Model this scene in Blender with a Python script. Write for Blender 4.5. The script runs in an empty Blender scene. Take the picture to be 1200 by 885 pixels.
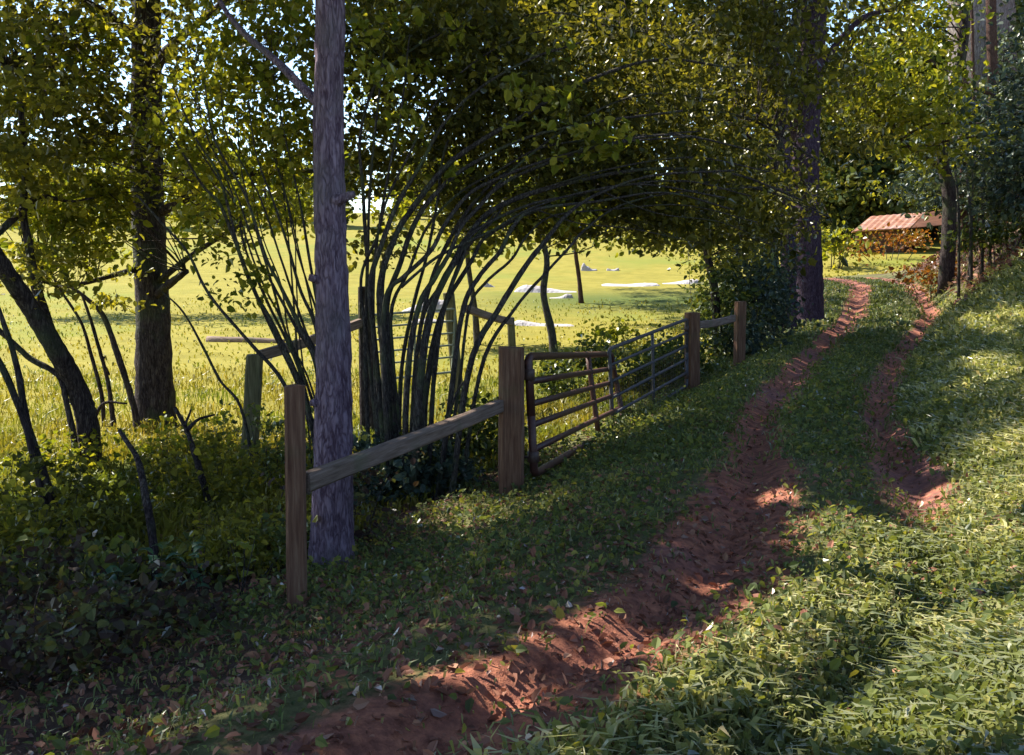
import bpy, math, random
import numpy as np
from mathutils import Vector

random.seed(7)
RNG = np.random.default_rng(11)
S = bpy.context.scene
COL = S.collection

# ------------------------------------------------------------------ camera, world, sun, exposure
W_, H_ = 1200.0, 885.0
EYE = np.array([0.0, 0.0, 2.06])
PITCH = math.atan(122.5 / 1200.0)
cam = bpy.data.cameras.new("camera")
cam.sensor_width = 36.0
cam.lens = 36.0
cam.clip_start = 0.05
cam.clip_end = 3000.0
camo = bpy.data.objects.new("camera", cam)
COL.objects.link(camo)
camo.location = EYE
camo.rotation_euler = (math.pi / 2 - PITCH, 0, 0)
S.camera = camo

SUN_EL = math.radians(47)
SUN_H = np.array([-0.84, 0.54]); SUN_H /= np.linalg.norm(SUN_H)
SUN = np.array([SUN_H[0] * math.cos(SUN_EL), SUN_H[1] * math.cos(SUN_EL), math.sin(SUN_EL)])  # towards the sun
world = bpy.data.worlds.new("World")
S.world = world
world.use_nodes = True
wn = world.node_tree
bg = wn.nodes["Background"]
sky = wn.nodes.new("ShaderNodeTexSky")
sky.sky_type = 'NISHITA'
sky.sun_disc = False
sky.sun_elevation = SUN_EL
sky.sun_rotation = math.atan2(SUN_H[0], SUN_H[1])
sky.air_density = 1.0
sky.dust_density = 0.0
sky.ozone_density = 1.6
wn.links.new(sky.outputs[0], bg.inputs[0])
bg.inputs[1].default_value = 0.11
sl = bpy.data.lights.new("sun", 'SUN')
sl.energy = 4.6
sl.angle = math.radians(0.55)
sl.color = (1.0, 0.94, 0.80)
slo = bpy.data.objects.new("sun", sl)
COL.objects.link(slo)
slo.rotation_euler = Vector((-SUN[0], -SUN[1], -SUN[2])).to_track_quat('-Z', 'Y').to_euler()
slo.location = (-20, 15, 30)
S.view_settings.view_transform = 'Standard'
S.view_settings.look = 'None'
S.view_settings.exposure = 1.6
S.view_settings.gamma = 1.0
S.render.engine = 'CYCLES'
S.cycles.use_denoising = True
S.cycles.max_bounces = 7
S.cycles.diffuse_bounces = 4
S.cycles.transmission_bounces = 5
S.cycles.glossy_bounces = 2
S.cycles.caustics_reflective = False
S.cycles.caustics_refractive = False

# ------------------------------------------------------------------ helpers: tagging, meshes
def tag(o, label=None, cat=None, group=None, kind=None):
    if label: o['label'] = label
    if cat: o['category'] = cat
    if group: o['group'] = group
    if kind: o['kind'] = kind
    return o

def empty(name, loc, label=None, cat=None, group=None):
    o = bpy.data.objects.new(name, None)
    COL.objects.link(o)
    o.location = [float(v) for v in loc]
    o.empty_display_size = 0.2
    return tag(o, label, cat, group)

def mk(name, verts, faces, mat, parent=None, smooth=True, attrs=None, tri=None):
    """faces: list of tuples, or (flat, sizes) numpy arrays; verts in world space, parent given by its location only"""
    me = bpy.data.meshes.new(name)
    verts = np.asarray(verts, dtype=np.float32)
    if parent is not None:
        verts = verts - np.array(parent_origin(parent), dtype=np.float32)
    if isinstance(faces, tuple) and len(faces) == 2 and isinstance(faces[0], np.ndarray):
        flat, sizes = faces
    else:
        sizes = np.array([len(f) for f in faces], dtype=np.int32)
        flat = np.array([i for f in faces for i in f], dtype=np.int32)
    me.vertices.add(len(verts))
    me.vertices.foreach_set("co", verts.ravel())
    me.loops.add(len(flat))
    me.loops.foreach_set("vertex_index", flat.astype(np.int32))
    me.polygons.add(len(sizes))
    starts = np.concatenate([[0], np.cumsum(sizes)[:-1]]).astype(np.int32)
    me.polygons.foreach_set("loop_start", starts)
    me.polygons.foreach_set("loop_total", sizes.astype(np.int32))
    me.polygons.foreach_set("use_smooth", np.full(len(sizes), smooth, dtype=bool))
    me.update(calc_edges=True)
    if attrs:
        for k, v in attrs.items():
            a = me.attributes.new(k, 'FLOAT', 'POINT')
            a.data.foreach_set("value", np.asarray(v, dtype=np.float32))
    if mat is not None:
        me.materials.append(mat)
    o = bpy.data.objects.new(name, me)
    COL.objects.link(o)
    if parent is not None:
        o.parent = parent
    return o

def parent_origin(p):
    v = np.zeros(3)
    while p is not None:
        v += np.array(p.location)
        p = p.parent
    return v

# ------------------------------------------------------------------ terrain
yk = [-30, -10, 3, 6.4, 9.8, 18, 20, 30, 45, 60, 66, 75, 600]
XF = [-15, -8.5, -2.7, -1.34, 0, 3.15, 4.2, 8.3, 14.0, 17.2, 10, -6, -6]
lk = [-30, -10, 0, 3, 4, 4.45, 5.4, 7.6, 11.6, 18, 24, 30, 45, 55, 62, 66, 70, 600]
XL = [-22, -12, -4.0, -0.75, 0.03, 0.44, 1.03, 1.8, 2.8, 5.1, 7.5, 10.0, 15.3, 17.8, 18.5, 15, 6, 6]
def fx(y): return np.interp(y, yk, XF)
def lx(y): return np.interp(y, lk, XL)
def gap(y): return np.interp(y, [0, 8, 11.6, 18, 30, 45], [1.35, 1.3, 1.35, 1.6, 2.3, 2.2])
def zc(y): return np.interp(y, [-30, 12, 18, 24, 30, 45, 62, 80], [0.38, 0.4, 0.42, 0.56, 0.82, 1.5, 1.85, 4.2])
def zf(y): return np.interp(y, [-30, 14, 18, 20, 30, 45, 62], [0.0, 0, 0.02, 0.2, 0.85, 1.5, 1.8])
def zm(y): return np.interp(y, [-60, 22, 30, 40, 60, 70, 90, 130, 180, 300, 600], [-.3, -.3, -.05, .3, 1.3, 2.0, 4.1, 8.2, 12.4, 17, 20])
def slope(y): return np.interp(y, [-10, 3, 12, 20, 30, 45, 54, 62, 75], [.3, .3, .36, .6, .85, .95, .5, .12, .03])

def ss(a, b, x):
    t = np.clip((x - a) / (b - a), 0, 1)
    return t * t * (3 - 2 * t)

def vnoise(x, y, seed=0):
    s = np.zeros_like(x, dtype=float)
    r = np.random.default_rng(100 + seed)
    for k in range(9):
        a = r.uniform(0, 6.28); f = r.uniform(0.7, 1.5); p = r.uniform(0, 6.28)
        s += np.sin((x * math.cos(a) + y * math.sin(a)) * f + p)
    return s / 4.5

def terrain(x, y):
    x = np.asarray(x, dtype=float); y = np.asarray(y, dtype=float)
    f, l, g, c, zz, m, sl_ = fx(y), lx(y), gap(y), zc(y), zf(y), zm(y), slope(y)
    xr = l + g
    h = m + 0 * x
    pts = [(f - 3.2, m), (f - 1.1, zz - .16), (f, zz), (l - .75, c - .02), (l - .3, c), (l, c - .10), (l + .3, c + .01),
           (l + g / 2, c + .05), (xr - .3, c + .01), (xr, c - .10), (xr + .3, c + .02)]
    for (xa, za), (xb, zb) in zip(pts[:-1], pts[1:]):
        t = np.clip((x - xa) / np.maximum(xb - xa, 1e-3), 0, 1)
        t = t * t * (3 - 2 * t)
        h = np.where((x >= xa) & (x < xb), za + (zb - za) * t, h)
    w = x - (xr + .3)
    rise = sl_ * (np.minimum(w, 8) + 0.12 * np.maximum(w - 8, 0))
    h = np.where(w >= 0, c + .02 + rise, h)
    # beyond the bend of the track everything is the sloping meadow
    k = ss(60, 68, y)
    h = h * (1 - k) + m * k
    hs = 20 + np.maximum(y - 35, 0) * .42
    hill = np.clip(x - hs, 0, 22) * .8 * ss(22, 42, y)
    h = h + hill
    h = h + 80 * ss(44, 116, x - (y - 130) * .3) * ss(100, 190, y)
    near = np.exp(-np.abs(y) / 60)
    h = h + 0.03 * vnoise(x * 1.9, y * 1.9, 1) * near + 0.006 * vnoise(x * 4.3 + 2 * vnoise(x * .9, y * .9, 5), y * 4.3, 2) * near * (.5 + .5 * vnoise(x * .8, y * .8, 6))
    h = h + 0.25 * vnoise(x * .09, y * .09, 3) * ss(35, 80, y)
    return h

def P(px, py, d):
    cx, cy = (px - W_ / 2) / 1200.0, -(py - H_ / 2) / 1200.0
    v = np.array([cx, math.cos(PITCH) + cy * math.sin(PITCH), -math.sin(PITCH) + cy * math.cos(PITCH)])
    return EYE + v * (d / v[1])

def G(px, py):
    """where the ray of a picture point meets the ground"""
    ds = np.concatenate([np.arange(2.2, 30, .04), np.arange(30, 300, .4)])
    pts = np.array([P(px, py, d) for d in ds])
    below = pts[:, 2] < terrain(pts[:, 0], pts[:, 1])
    i = int(np.argmax(below)) if below.any() else len(ds) - 1
    return pts[i]

def on_ground(x, y, dz=0.0):
    return np.array([x, y, float(terrain(x, y)) + dz])

# ------------------------------------------------------------------ materials
def new_mat(name):
    m = bpy.data.materials.new(name)
    m.use_nodes = True
    nt = m.node_tree
    for n in list(nt.nodes): nt.nodes.remove(n)
    out = nt.nodes.new("ShaderNodeOutputMaterial")
    return m, nt, out

def ramp(nt, src, stops, interp='LINEAR'):
    r = nt.nodes.new("ShaderNodeValToRGB")
    r.color_ramp.interpolation = interp
    e = r.color_ramp.elements
    e[0].position, e[0].color = stops[0][0], (*stops[0][1], 1)
    e[1].position, e[1].color = stops[-1][0], (*stops[-1][1], 1)
    for p, c in stops[1:-1]:
        q = e.new(p); q.color = (*c, 1)
    nt.links.new(src, r.inputs[0])
    return r.outputs[0]

def noise(nt, scale, detail=4, rough=.6, vec=None, dist=0.0):
    n = nt.nodes.new("ShaderNodeTexNoise")
    n.inputs["Scale"].default_value = scale
    n.inputs["Detail"].default_value = detail
    n.inputs["Roughness"].default_value = rough
    n.inputs["Distortion"].default_value = dist
    if vec is not None: nt.links.new(vec, n.inputs["Vector"])
    return n.outputs["Fac"]

def coords(nt, scale=(1, 1, 1)):
    t = nt.nodes.new("ShaderNodeTexCoord")
    m = nt.nodes.new("ShaderNodeMapping")
    m.inputs["Scale"].default_value = scale
    nt.links.new(t.outputs["Object"], m.inputs[0])
    return m.outputs[0]

def mixc(nt, fac, a, b, mode='MIX'):
    n = nt.nodes.new("ShaderNodeMix")
    n.data_type = 'RGBA'; n.blend_type = mode
    for sock, v in ((n.inputs[0], fac), (n.inputs[6], a), (n.inputs[7], b)):
        if isinstance(v, (int, float)): sock.default_value = v
        elif isinstance(v, tuple): sock.default_value = (*v, 1)
        else: nt.links.new(v, sock)
    return n.outputs[2]

def math_(nt, op, a, b=None, clamp=False):
    n = nt.nodes.new("ShaderNodeMath"); n.operation = op; n.use_clamp = clamp
    for i, v in enumerate((a, b)):
        if v is None: continue
        if isinstance(v, (int, float)): n.inputs[i].default_value = v
        else: nt.links.new(v, n.inputs[i])
    return n.outputs[0]

def attr(nt, name):
    a = nt.nodes.new("ShaderNodeAttribute"); a.attribute_name = name
    return a.outputs["Fac"]

def bump(nt, h, strength=.5, dist=.02):
    b = nt.nodes.new("ShaderNodeBump")
    b.inputs["Strength"].default_value = strength
    b.inputs["Distance"].default_value = dist
    nt.links.new(h, b.inputs["Height"])
    return b.outputs[0]

def principled(nt, out, col, rough=.8, nrm=None, spec=.3, metal=0.0):
    p = nt.nodes.new("ShaderNodeBsdfPrincipled")
    if isinstance(col, tuple): p.inputs["Base Color"].default_value = (*col, 1)
    else: nt.links.new(col, p.inputs["Base Color"])
    if isinstance(rough, (int, float)): p.inputs["Roughness"].default_value = rough
    else: nt.links.new(rough, p.inputs["Roughness"])
    p.inputs["Specular IOR Level"].default_value = spec
    p.inputs["Metallic"].default_value = metal
    if nrm is not None: nt.links.new(nrm, p.inputs["Normal"])
    nt.links.new(p.outputs[0], out.inputs[0])
    return p

def leaf_mat(name, stops, trans=.5, gloss=.25, tcol=(1.25, 1.15, .35), patch=None):
    m, nt, out = new_mat(name)
    geo = nt.nodes.new("ShaderNodeNewGeometry")
    base = ramp(nt, geo.outputs["Random Per Island"], stops)
    if patch is not None:
        n = noise(nt, patch[0], 2, .5, coords(nt))
        f = math_(nt, 'MULTIPLY', math_(nt, 'SUBTRACT', n, .46), 7, True)
        base = mixc(nt, f, base, mixc(nt, .75, base, patch[1]))
    d = nt.nodes.new("ShaderNodeBsdfDiffuse")
    nt.links.new(base, d.inputs[0])
    t = nt.nodes.new("ShaderNodeBsdfTranslucent")
    tc = mixc(nt, 1.0, base, tcol, 'MULTIPLY')
    nt.links.new(tc, t.inputs[0])
    mx = nt.nodes.new("ShaderNodeMixShader"); mx.inputs[0].default_value = trans
    nt.links.new(d.outputs[0], mx.inputs[1]); nt.links.new(t.outputs[0], mx.inputs[2])
    g = nt.nodes.new("ShaderNodeBsdfGlossy"); g.inputs["Roughness"].default_value = .45
    fr = nt.nodes.new("ShaderNodeFresnel"); fr.inputs[0].default_value = 1.35
    gf = math_(nt, 'MULTIPLY', fr.outputs[0], gloss)
    mx2 = nt.nodes.new("ShaderNodeMixShader")
    nt.links.new(gf, mx2.inputs[0]); nt.links.new(mx.outputs[0], mx2.inputs[1]); nt.links.new(g.outputs[0], mx2.inputs[2])
    nt.links.new(mx2.outputs[0], out.inputs[0])
    return m

def bark_mat(name, c1, c2, c3, scale=1.0, lichen=None):
    m, nt, out = new_mat(name)
    v = coords(nt, (9 * scale, 9 * scale, 1.8 * scale))
    n1 = noise(nt, 2.2, 6, .7, v, .6)
    n2 = noise(nt, 1.3 * scale, 3, .6, coords(nt))
    vo = nt.nodes.new("ShaderNodeTexVoronoi"); vo.feature = 'DISTANCE_TO_EDGE'; vo.inputs["Scale"].default_value = 2.6
    wv = nt.nodes.new("ShaderNodeVectorMath"); wv.operation = 'ADD'
    nc = nt.nodes.new("ShaderNodeTexNoise"); nc.inputs["Scale"].default_value = 3.0; nt.links.new(v, nc.inputs["Vector"])
    nt.links.new(v, wv.inputs[0]); nt.links.new(nc.outputs["Color"], wv.inputs[1])
    nt.links.new(wv.outputs[0], vo.inputs["Vector"])
    fur = math_(nt, 'MULTIPLY', vo.outputs["Distance"], 4.0, True)
    n1 = math_(nt, 'ADD', math_(nt, 'MULTIPLY', n1, .75), math_(nt, 'MULTIPLY', fur, .22))
    col = ramp(nt, n1, [(.34, c1), (.5, c2), (.66, c3)])
    if lichen:
        f = math_(nt, 'MULTIPLY', math_(nt, 'SUBTRACT', n2, .5), 5, True)
        col = mixc(nt, f, col, lichen)
    principled(nt, out, col, .9, bump(nt, n1, 1.0, .05), .15)
    return m

M = {}
M['leaf_yellow'] = leaf_mat("leaf_yellow_green", [(0, (.10, .13, .02)), (.5, (.20, .22, .03)), (.85, (.30, .29, .045)), (1, (.36, .33, .06))], .55, .12)
M['leaf_olive'] = leaf_mat("leaf_olive", [(0, (.08, .09, .025)), (.5, (.17, .165, .04)), (.85, (.27, .25, .045)), (1, (.40, .34, .06))], .55, .12)
M['leaf_dark'] = leaf_mat("leaf_dark_green", [(0, (.03, .05, .02)), (.5, (.065, .09, .03)), (.85, (.11, .13, .035)), (1, (.22, .22, .04))], .38, .12)
M['leaf_blue'] = leaf_mat("leaf_blue_green", [(0, (.03, .045, .04)), (.6, (.07, .10, .085)), (.95, (.12, .15, .10)), (1, (.24, .26, .07))], .3, .15)
M['leaf_far'] = leaf_mat("leaf_far_green", [(0, (.05, .07, .02)), (.6, (.10, .12, .03)), (1, (.20, .20, .04))], .4, .1)
M['leaf_rust'] = leaf_mat("leaf_rust", [(0, (.14, .05, .02)), (.5, (.30, .11, .03)), (.8, (.12, .12, .03)), (1, (.38, .17, .06))], .4, .1)
M['leaf_litter'] = leaf_mat("leaf_litter", [(0, (.11, .05, .035)), (.4, (.22, .095, .065)), (.75, (.32, .15, .10)), (.92, (.36, .19, .11)), (1, (.20, .13, .12))], .15, .3, (1.1, .8, .6))
M['leaf_arch'] = leaf_mat("leaf_shrub_olive", [(0, (.05, .058, .018)), (.5, (.10, .10, .028)), (.85, (.17, .16, .035)), (.95, (.22, .20, .04)), (1, (.40, .36, .06))], .5, .12)
M['bramble'] = leaf_mat("bramble_leaf", [(0, (.05, .03, .03)), (.4, (.085, .06, .05)), (.75, (.08, .10, .05)), (1, (.16, .15, .05))], .3, .12)
M['plant'] = leaf_mat("plant_leaf", [(0, (.07, .09, .045)), (.5, (.13, .165, .065)), (.8, (.20, .225, .06)), (1, (.30, .27, .08))], .45, .15)
M['grass'] = leaf_mat("grass_blade", [(0, (.09, .125, .055)), (.35, (.165, .21, .085)), (.7, (.25, .275, .11)), (.92, (.35, .34, .14)), (1, (.46, .32, .18))], .35, .12,
                      (1.15, 1.1, .5), (1.1, (.10, .12, .02)))
M['bankgrass'] = leaf_mat("long_grass_blade", [(0, (.16, .17, .06)), (.35, (.34, .34, .115)), (.7, (.52, .49, .20)), (.93, (.64, .60, .31)), (1, (.64, .48, .28))], .40, .22,
                          (1.1, 1.1, .6), (.9, (.12, .15, .04)))
M['meadowgrass'] = leaf_mat("meadow_grass_blade", [(0, (.13, .12, .022)), (.5, (.22, .195, .035)), (.9, (.29, .25, .065)), (1, (.31, .21, .07))], .45, .1, (1.2, 1.1, .4),
                            (.35, (.12, .17, .03)))
M['bark_violet'] = bark_mat("bark_violet_grey", (.08, .048, .072), (.19, .13, .175), (.28, .205, .265), 1.0, (.15, .13, .14))
M['bark_pale'] = bark_mat("bark_pale_grey_brown", (.11, .085, .08), (.20, .165, .155), (.27, .23, .21), .5)
M['bark_purple'] = bark_mat("bark_purple_brown", (.035, .02, .035), (.075, .048, .075), (.12, .085, .12), 1.0)
M['bark_dark'] = bark_mat("bark_dark", (.02, .014, .016), (.055, .04, .042), (.10, .08, .075), 1.0, (.07, .09, .045))
M['bark_stem'] = bark_mat("bark_stem", (.03, .024, .026), (.075, .062, .06), (.15, .135, .12), 2.0, (.10, .12, .06))
M['bark_red'] = bark_mat("bark_red", (.05, .025, .02), (.10, .055, .045), (.15, .09, .07), 2.0)

def wood_mat(name, c1, c2, c3, axis='z'):
    m, nt, out = new_mat(name)
    sc = {'z': (26, 26, 1.6), 'x': (1.6, 26, 26)}[axis]
    n = noise(nt, 1.6, 6, .65, coords(nt, sc), .3)
    n2 = noise(nt, 2.4, 3, .5, coords(nt))
    col = mixc(nt, math_(nt, 'MULTIPLY', math_(nt, 'SUBTRACT', n2, .56), 3.0, True), ramp(nt, n, [(.3, c1), (.52, c2), (.72, c3)]), (.09, .11, .05))
    principled(nt, out, col, .88, bump(nt, n, .8, .01), .15)
    return m
M['post'] = wood_mat("weathered_post_wood", (.08, .034, .022), (.16, .085, .055), (.25, .155, .10))
M['rail'] = wood_mat("weathered_rail_wood", (.10, .065, .05), (.21, .15, .12), (.32, .24, .20), 'x')
M['postgreen'] = wood_mat("mossy_post_wood", (.07, .06, .035), (.14, .125, .07), (.22, .20, .12))

def metal_mat(name, c1, c2, rust, rough=.5):
    m, nt, out = new_mat(name)
    n = noise(nt, 14, 5, .7, coords(nt))
    col = ramp(nt, n, [(.35, c1), (.55, c2), (.72, rust)])
    principled(nt, out, col, rough, bump(nt, n, .3, .003), .5)
    return m
M['gate_red'] = metal_mat("rusty_red_gate_paint", (.055, .022, .018), (.085, .032, .025), (.14, .06, .035))
M['gate_blue'] = metal_mat("blue_grey_gate_paint", (.05, .045, .05), (.085, .08, .09), (.12, .065, .045), .6)
M['gate_grey'] = metal_mat("grey_green_gate_metal", (.16, .18, .13), (.26, .28, .2), (.16, .12, .08), .5)
M['bolt'] = metal_mat("rusty_iron", (.05, .03, .025), (.09, .05, .04), (.14, .06, .03), .6)

def rock_mat():
    m, nt, out = new_mat("pale_limestone")
    n = noise(nt, 1.1, 6, .65, coords(nt))
    n2 = noise(nt, 6, 5, .7, coords(nt))
    col = ramp(nt, n, [(.3, (.24, .21, .22)), (.5, (.42, .385, .40)), (.75, (.55, .52, .54))])
    principled(nt, out, col, .9, bump(nt, n2, .7, .05), .2)
    return m
M['rock'] = rock_mat()
M['pebble'] = leaf_mat('pebble', [(0, (.10, .05, .04)), (.5, (.22, .12, .09)), (.9, (.34, .24, .2)), (1, (.45, .4, .38))], .0, .1)

def roof_mat(name, c1, c2, c3):
    m, nt, out = new_mat(name)
    n = noise(nt, .8, 6, .7, coords(nt, (1, 1, 3)), .5)
    col = ramp(nt, n, [(.35, c1), (.52, c2), (.7, c3)])
    principled(nt, out, col, .7, bump(nt, n, .2, .02), .25)
    return m
M['roof'] = roof_mat("rusting_tin", (.26, .10, .06), (.38, .19, .13), (.38, .29, .29))
M['roofdark'] = roof_mat("dark_rusted_tin", (.07, .03, .02), (.12, .05, .03), (.17, .08, .05))
M['barnwall'] = wood_mat("barn_board", (.05, .025, .015), (.10, .05, .03), (.16, .08, .05))

def ground_mat():
    m, nt, out = new_mat("ground_earth_and_turf")
    v = coords(nt)
    nb = noise(nt, .9, 5, .65, v); nf = noise(nt, 9, 6, .7, v); nx = noise(nt, 40, 4, .7, v); nm = noise(nt, .07, 4, .6, v)
    soil = ramp(nt, nf, [(.3, (.10, .04, .032)), (.5, (.27, .105, .07)), (.66, (.46, .18, .105)), (.8, (.52, .26, .17))])
    soil = mixc(nt, math_(nt, 'MULTIPLY', math_(nt, 'SUBTRACT', nb, .5), 3, True), soil, (.20, .11, .12))
    turf = ramp(nt, nf, [(.3, (.07, .06, .03)), (.5, (.12, .12, .05)), (.7, (.18, .16, .07))])
    litter = ramp(nt, nf, [(.3, (.04, .025, .02)), (.55, (.09, .055, .042)), (.75, (.16, .10, .08))])
    mead = ramp(nt, nb, [(.25, (.18, .155, .026)), (.45, (.235, .20, .036)), (.6, (.28, .235, .046)), (.8, (.25, .205, .043))])
    mead = mixc(nt, math_(nt, 'MULTIPLY', math_(nt, 'SUBTRACT', nm, .52), 6, True), mead, (.18, .20, .035))
    mead = mixc(nt, attr(nt, "green"), mead, (.07, .105, .025))
    mead = mixc(nt, math_(nt, 'MULTIPLY', nx, .35), mead, mixc(nt, 1.0, mead, (.55, .6, .5), 'MULTIPLY'))
    def soft(a, gain=1.6):
        s = math_(nt, 'ADD', attr(nt, a), math_(nt, 'MULTIPLY', math_(nt, 'SUBTRACT', nf, .5), gain))
        return math_(nt, 'MULTIPLY', math_(nt, 'SUBTRACT', s, .35), 3.0, True)
    col = mixc(nt, soft("litter"), turf, litter)
    col = mixc(nt, soft("dirt", 1.0), col, soil)
    col = mixc(nt, soft("meadow", .6), col, mead)
    hb = math_(nt, 'ADD', nf, math_(nt, 'MULTIPLY', nx, .5))
    principled(nt, out, col, .95, bump(nt, hb, .9, .03), .1)
    return m
M['ground'] = ground_mat()

# ------------------------------------------------------------------ sunlit gaps: where the sun comes through the canopy onto the ground
LIT_PX = [  # picture ellipses, turned at once into ground ellipses (x, y, rx, ry in metres)
    (532, 828, 28, 9), (608, 822, 46, 19), (512, 803, 32, 12), (715, 768, 58, 20), (800, 784, 18, 8), (832, 686, 30, 13), (920, 580, 36, 10), (1010, 634, 44, 16), (940, 640, 20, 6),
    (1170, 478, 62, 30), (1100, 520, 56, 22), (975, 612, 26, 8), (1190, 545, 55, 24),
    (1130, 590, 66, 18), (1060, 640, 60, 14), (1170, 650, 60, 22), (1090, 690, 90, 22), (970, 706, 66, 20), (1000, 735, 80, 14), (1160, 735, 60, 26), (880, 752, 46, 12),
    (1120, 800, 60, 22), (1190, 800, 40, 30), (835, 808, 46, 16), (930, 790, 30, 10), (900, 850, 70, 16), (690, 745, 30, 8), (1060, 860, 40, 14),
    (1185, 374, 26, 7), (1135, 385, 30, 6), (1080, 396, 30, 5), (1160, 430, 30, 8),
]
LIT = []
for k_, (a, b, ra, rb) in enumerate(LIT_PX):
    f_ = .82 if k_ < 9 else 1.32
    ra, rb = ra * f_, min(rb * f_, 884 - b)
    c = G(a, b)
    u = (G(a + ra, b) - G(a - ra, b))[:2] / 2; w = (G(a, b - rb) - G(a, b + rb))[:2] / 2
    LIT.append((c[:2], np.linalg.inv(np.stack([u, w], 1)), (np.linalg.norm(u) + np.linalg.norm(w)) / 2))

def shadow_xy(p):
    q = p[:, :2].copy()
    for _ in range(4):
        g = terrain(q[:, 0], q[:, 1])
        t = (p[:, 2] - g) / SUN[2]
        q = p[:, :2] - SUN[:2] * t[:, None]
    return q

def lit_keep(p, rng, size=.06):
    """True where a leaf may stay: its shadow does not fall into one of the sunny openings"""
    q = shadow_xy(p)
    v = np.full(len(p), 9.0)
    for i_, (c, mi, r) in enumerate(LIT):
        e = (q - c) @ mi.T
        v = np.minimum(v, (e ** 2).sum(1) / (1 + size * (.8 if i_ < 9 else 1) / r) ** 2)
    return v > rng.uniform(.9, 1.15, len(p))

# ------------------------------------------------------------------ leaves, blades, tubes
def unit(v): return v / np.maximum(np.linalg.norm(v, axis=-1, keepdims=True), 1e-9)

def leaf_geo(p, L, Wd, rng, upbias=.8, droop=.25):
    n = len(p)
    nrm = unit(rng.normal(size=(n, 3)) + np.array([0, 0, upbias]))
    d = unit(np.cross(nrm, rng.normal(size=(n, 3))))
    d[:, 2] -= droop; d = unit(d)
    s = unit(np.cross(d, nrm)); nrm = np.cross(s, d)
    L = L * (.45 + 1.15 * rng.uniform(0, 1, n) ** 1.4)[:, None]; Wd = L * Wd
    v = np.empty((n, 6, 3))
    v[:, 0] = p
    v[:, 1] = p + d * L * .28 + s * Wd * .46 + nrm * Wd * .14
    v[:, 2] = p + d * L * .68 + s * Wd * .38 + nrm * Wd * .10
    v[:, 3] = p + d * L - nrm * L * .1
    v[:, 4] = p + d * L * .68 - s * Wd * .38 + nrm * Wd * .10
    v[:, 5] = p + d * L * .28 - s * Wd * .46 + nrm * Wd * .14
    base = (np.arange(n) * 6)[:, None]
    f = (base + np.array([[0, 1, 2, 3, 0, 3, 4, 5]])).ravel()
    return v.reshape(-1, 3), (f.astype(np.int32), np.full(n * 2, 4, dtype=np.int32))

def blade_geo(p, h, w, rng, lean=.5, wind=(0, 0)):
    n = len(p)
    a = rng.uniform(0, 2 * math.pi, n)
    side = np.stack([np.cos(a), np.sin(a), np.zeros(n)], 1)
    b = rng.uniform(0, 2 * math.pi, n)
    ln = np.stack([np.cos(b), np.sin(b), np.zeros(n)], 1) * (lean * rng.uniform(.2, 1.3, n))[:, None] + np.array([wind[0], wind[1], 0])
    h = h[:, None]; w = w[:, None]
    v = np.empty((n, 5, 3))
    v[:, 0] = p - side * w * .4; v[:, 1] = p + side * w * .4
    mid = p + np.array([0, 0, 1]) * h * .55 + ln * h * .3
    v[:, 2] = mid + side * w * .5; v[:, 3] = mid - side * w * .5
    v[:, 4] = p + np.array([0, 0, 1]) * h * (1 - .35 * lean) + ln * h * .95
    base = (np.arange(n) * 5)[:, None]
    f = (base + np.array([[0, 1, 2, 3, 3, 2, 4]])).ravel()
    return v.reshape(-1, 3), (f.astype(np.int32), np.tile(np.array([4, 3], dtype=np.int32), n))

def spline(pts, n):
    pts = np.asarray(pts, dtype=float)
    if len(pts) == 2: 
        t = np.linspace(0, 1, n)[:, None]
        return pts[0] * (1 - t) + pts[1] * t
    P0 = np.vstack([2 * pts[0] - pts[1], pts, 2 * pts[-1] - pts[-2]])
    out = []
    for u in np.linspace(0, len(pts) - 1 - 1e-6, n):
        i = int(u); t = u - i
        a, b, c, d = P0[i], P0[i + 1], P0[i + 2], P0[i + 3]
        out.append(.5 * ((2 * b) + (-a + c) * t + (2 * a - 5 * b + 4 * c - d) * t * t + (-a + 3 * b - 3 * c + d) * t ** 3))
    return np.array(out)

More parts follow.
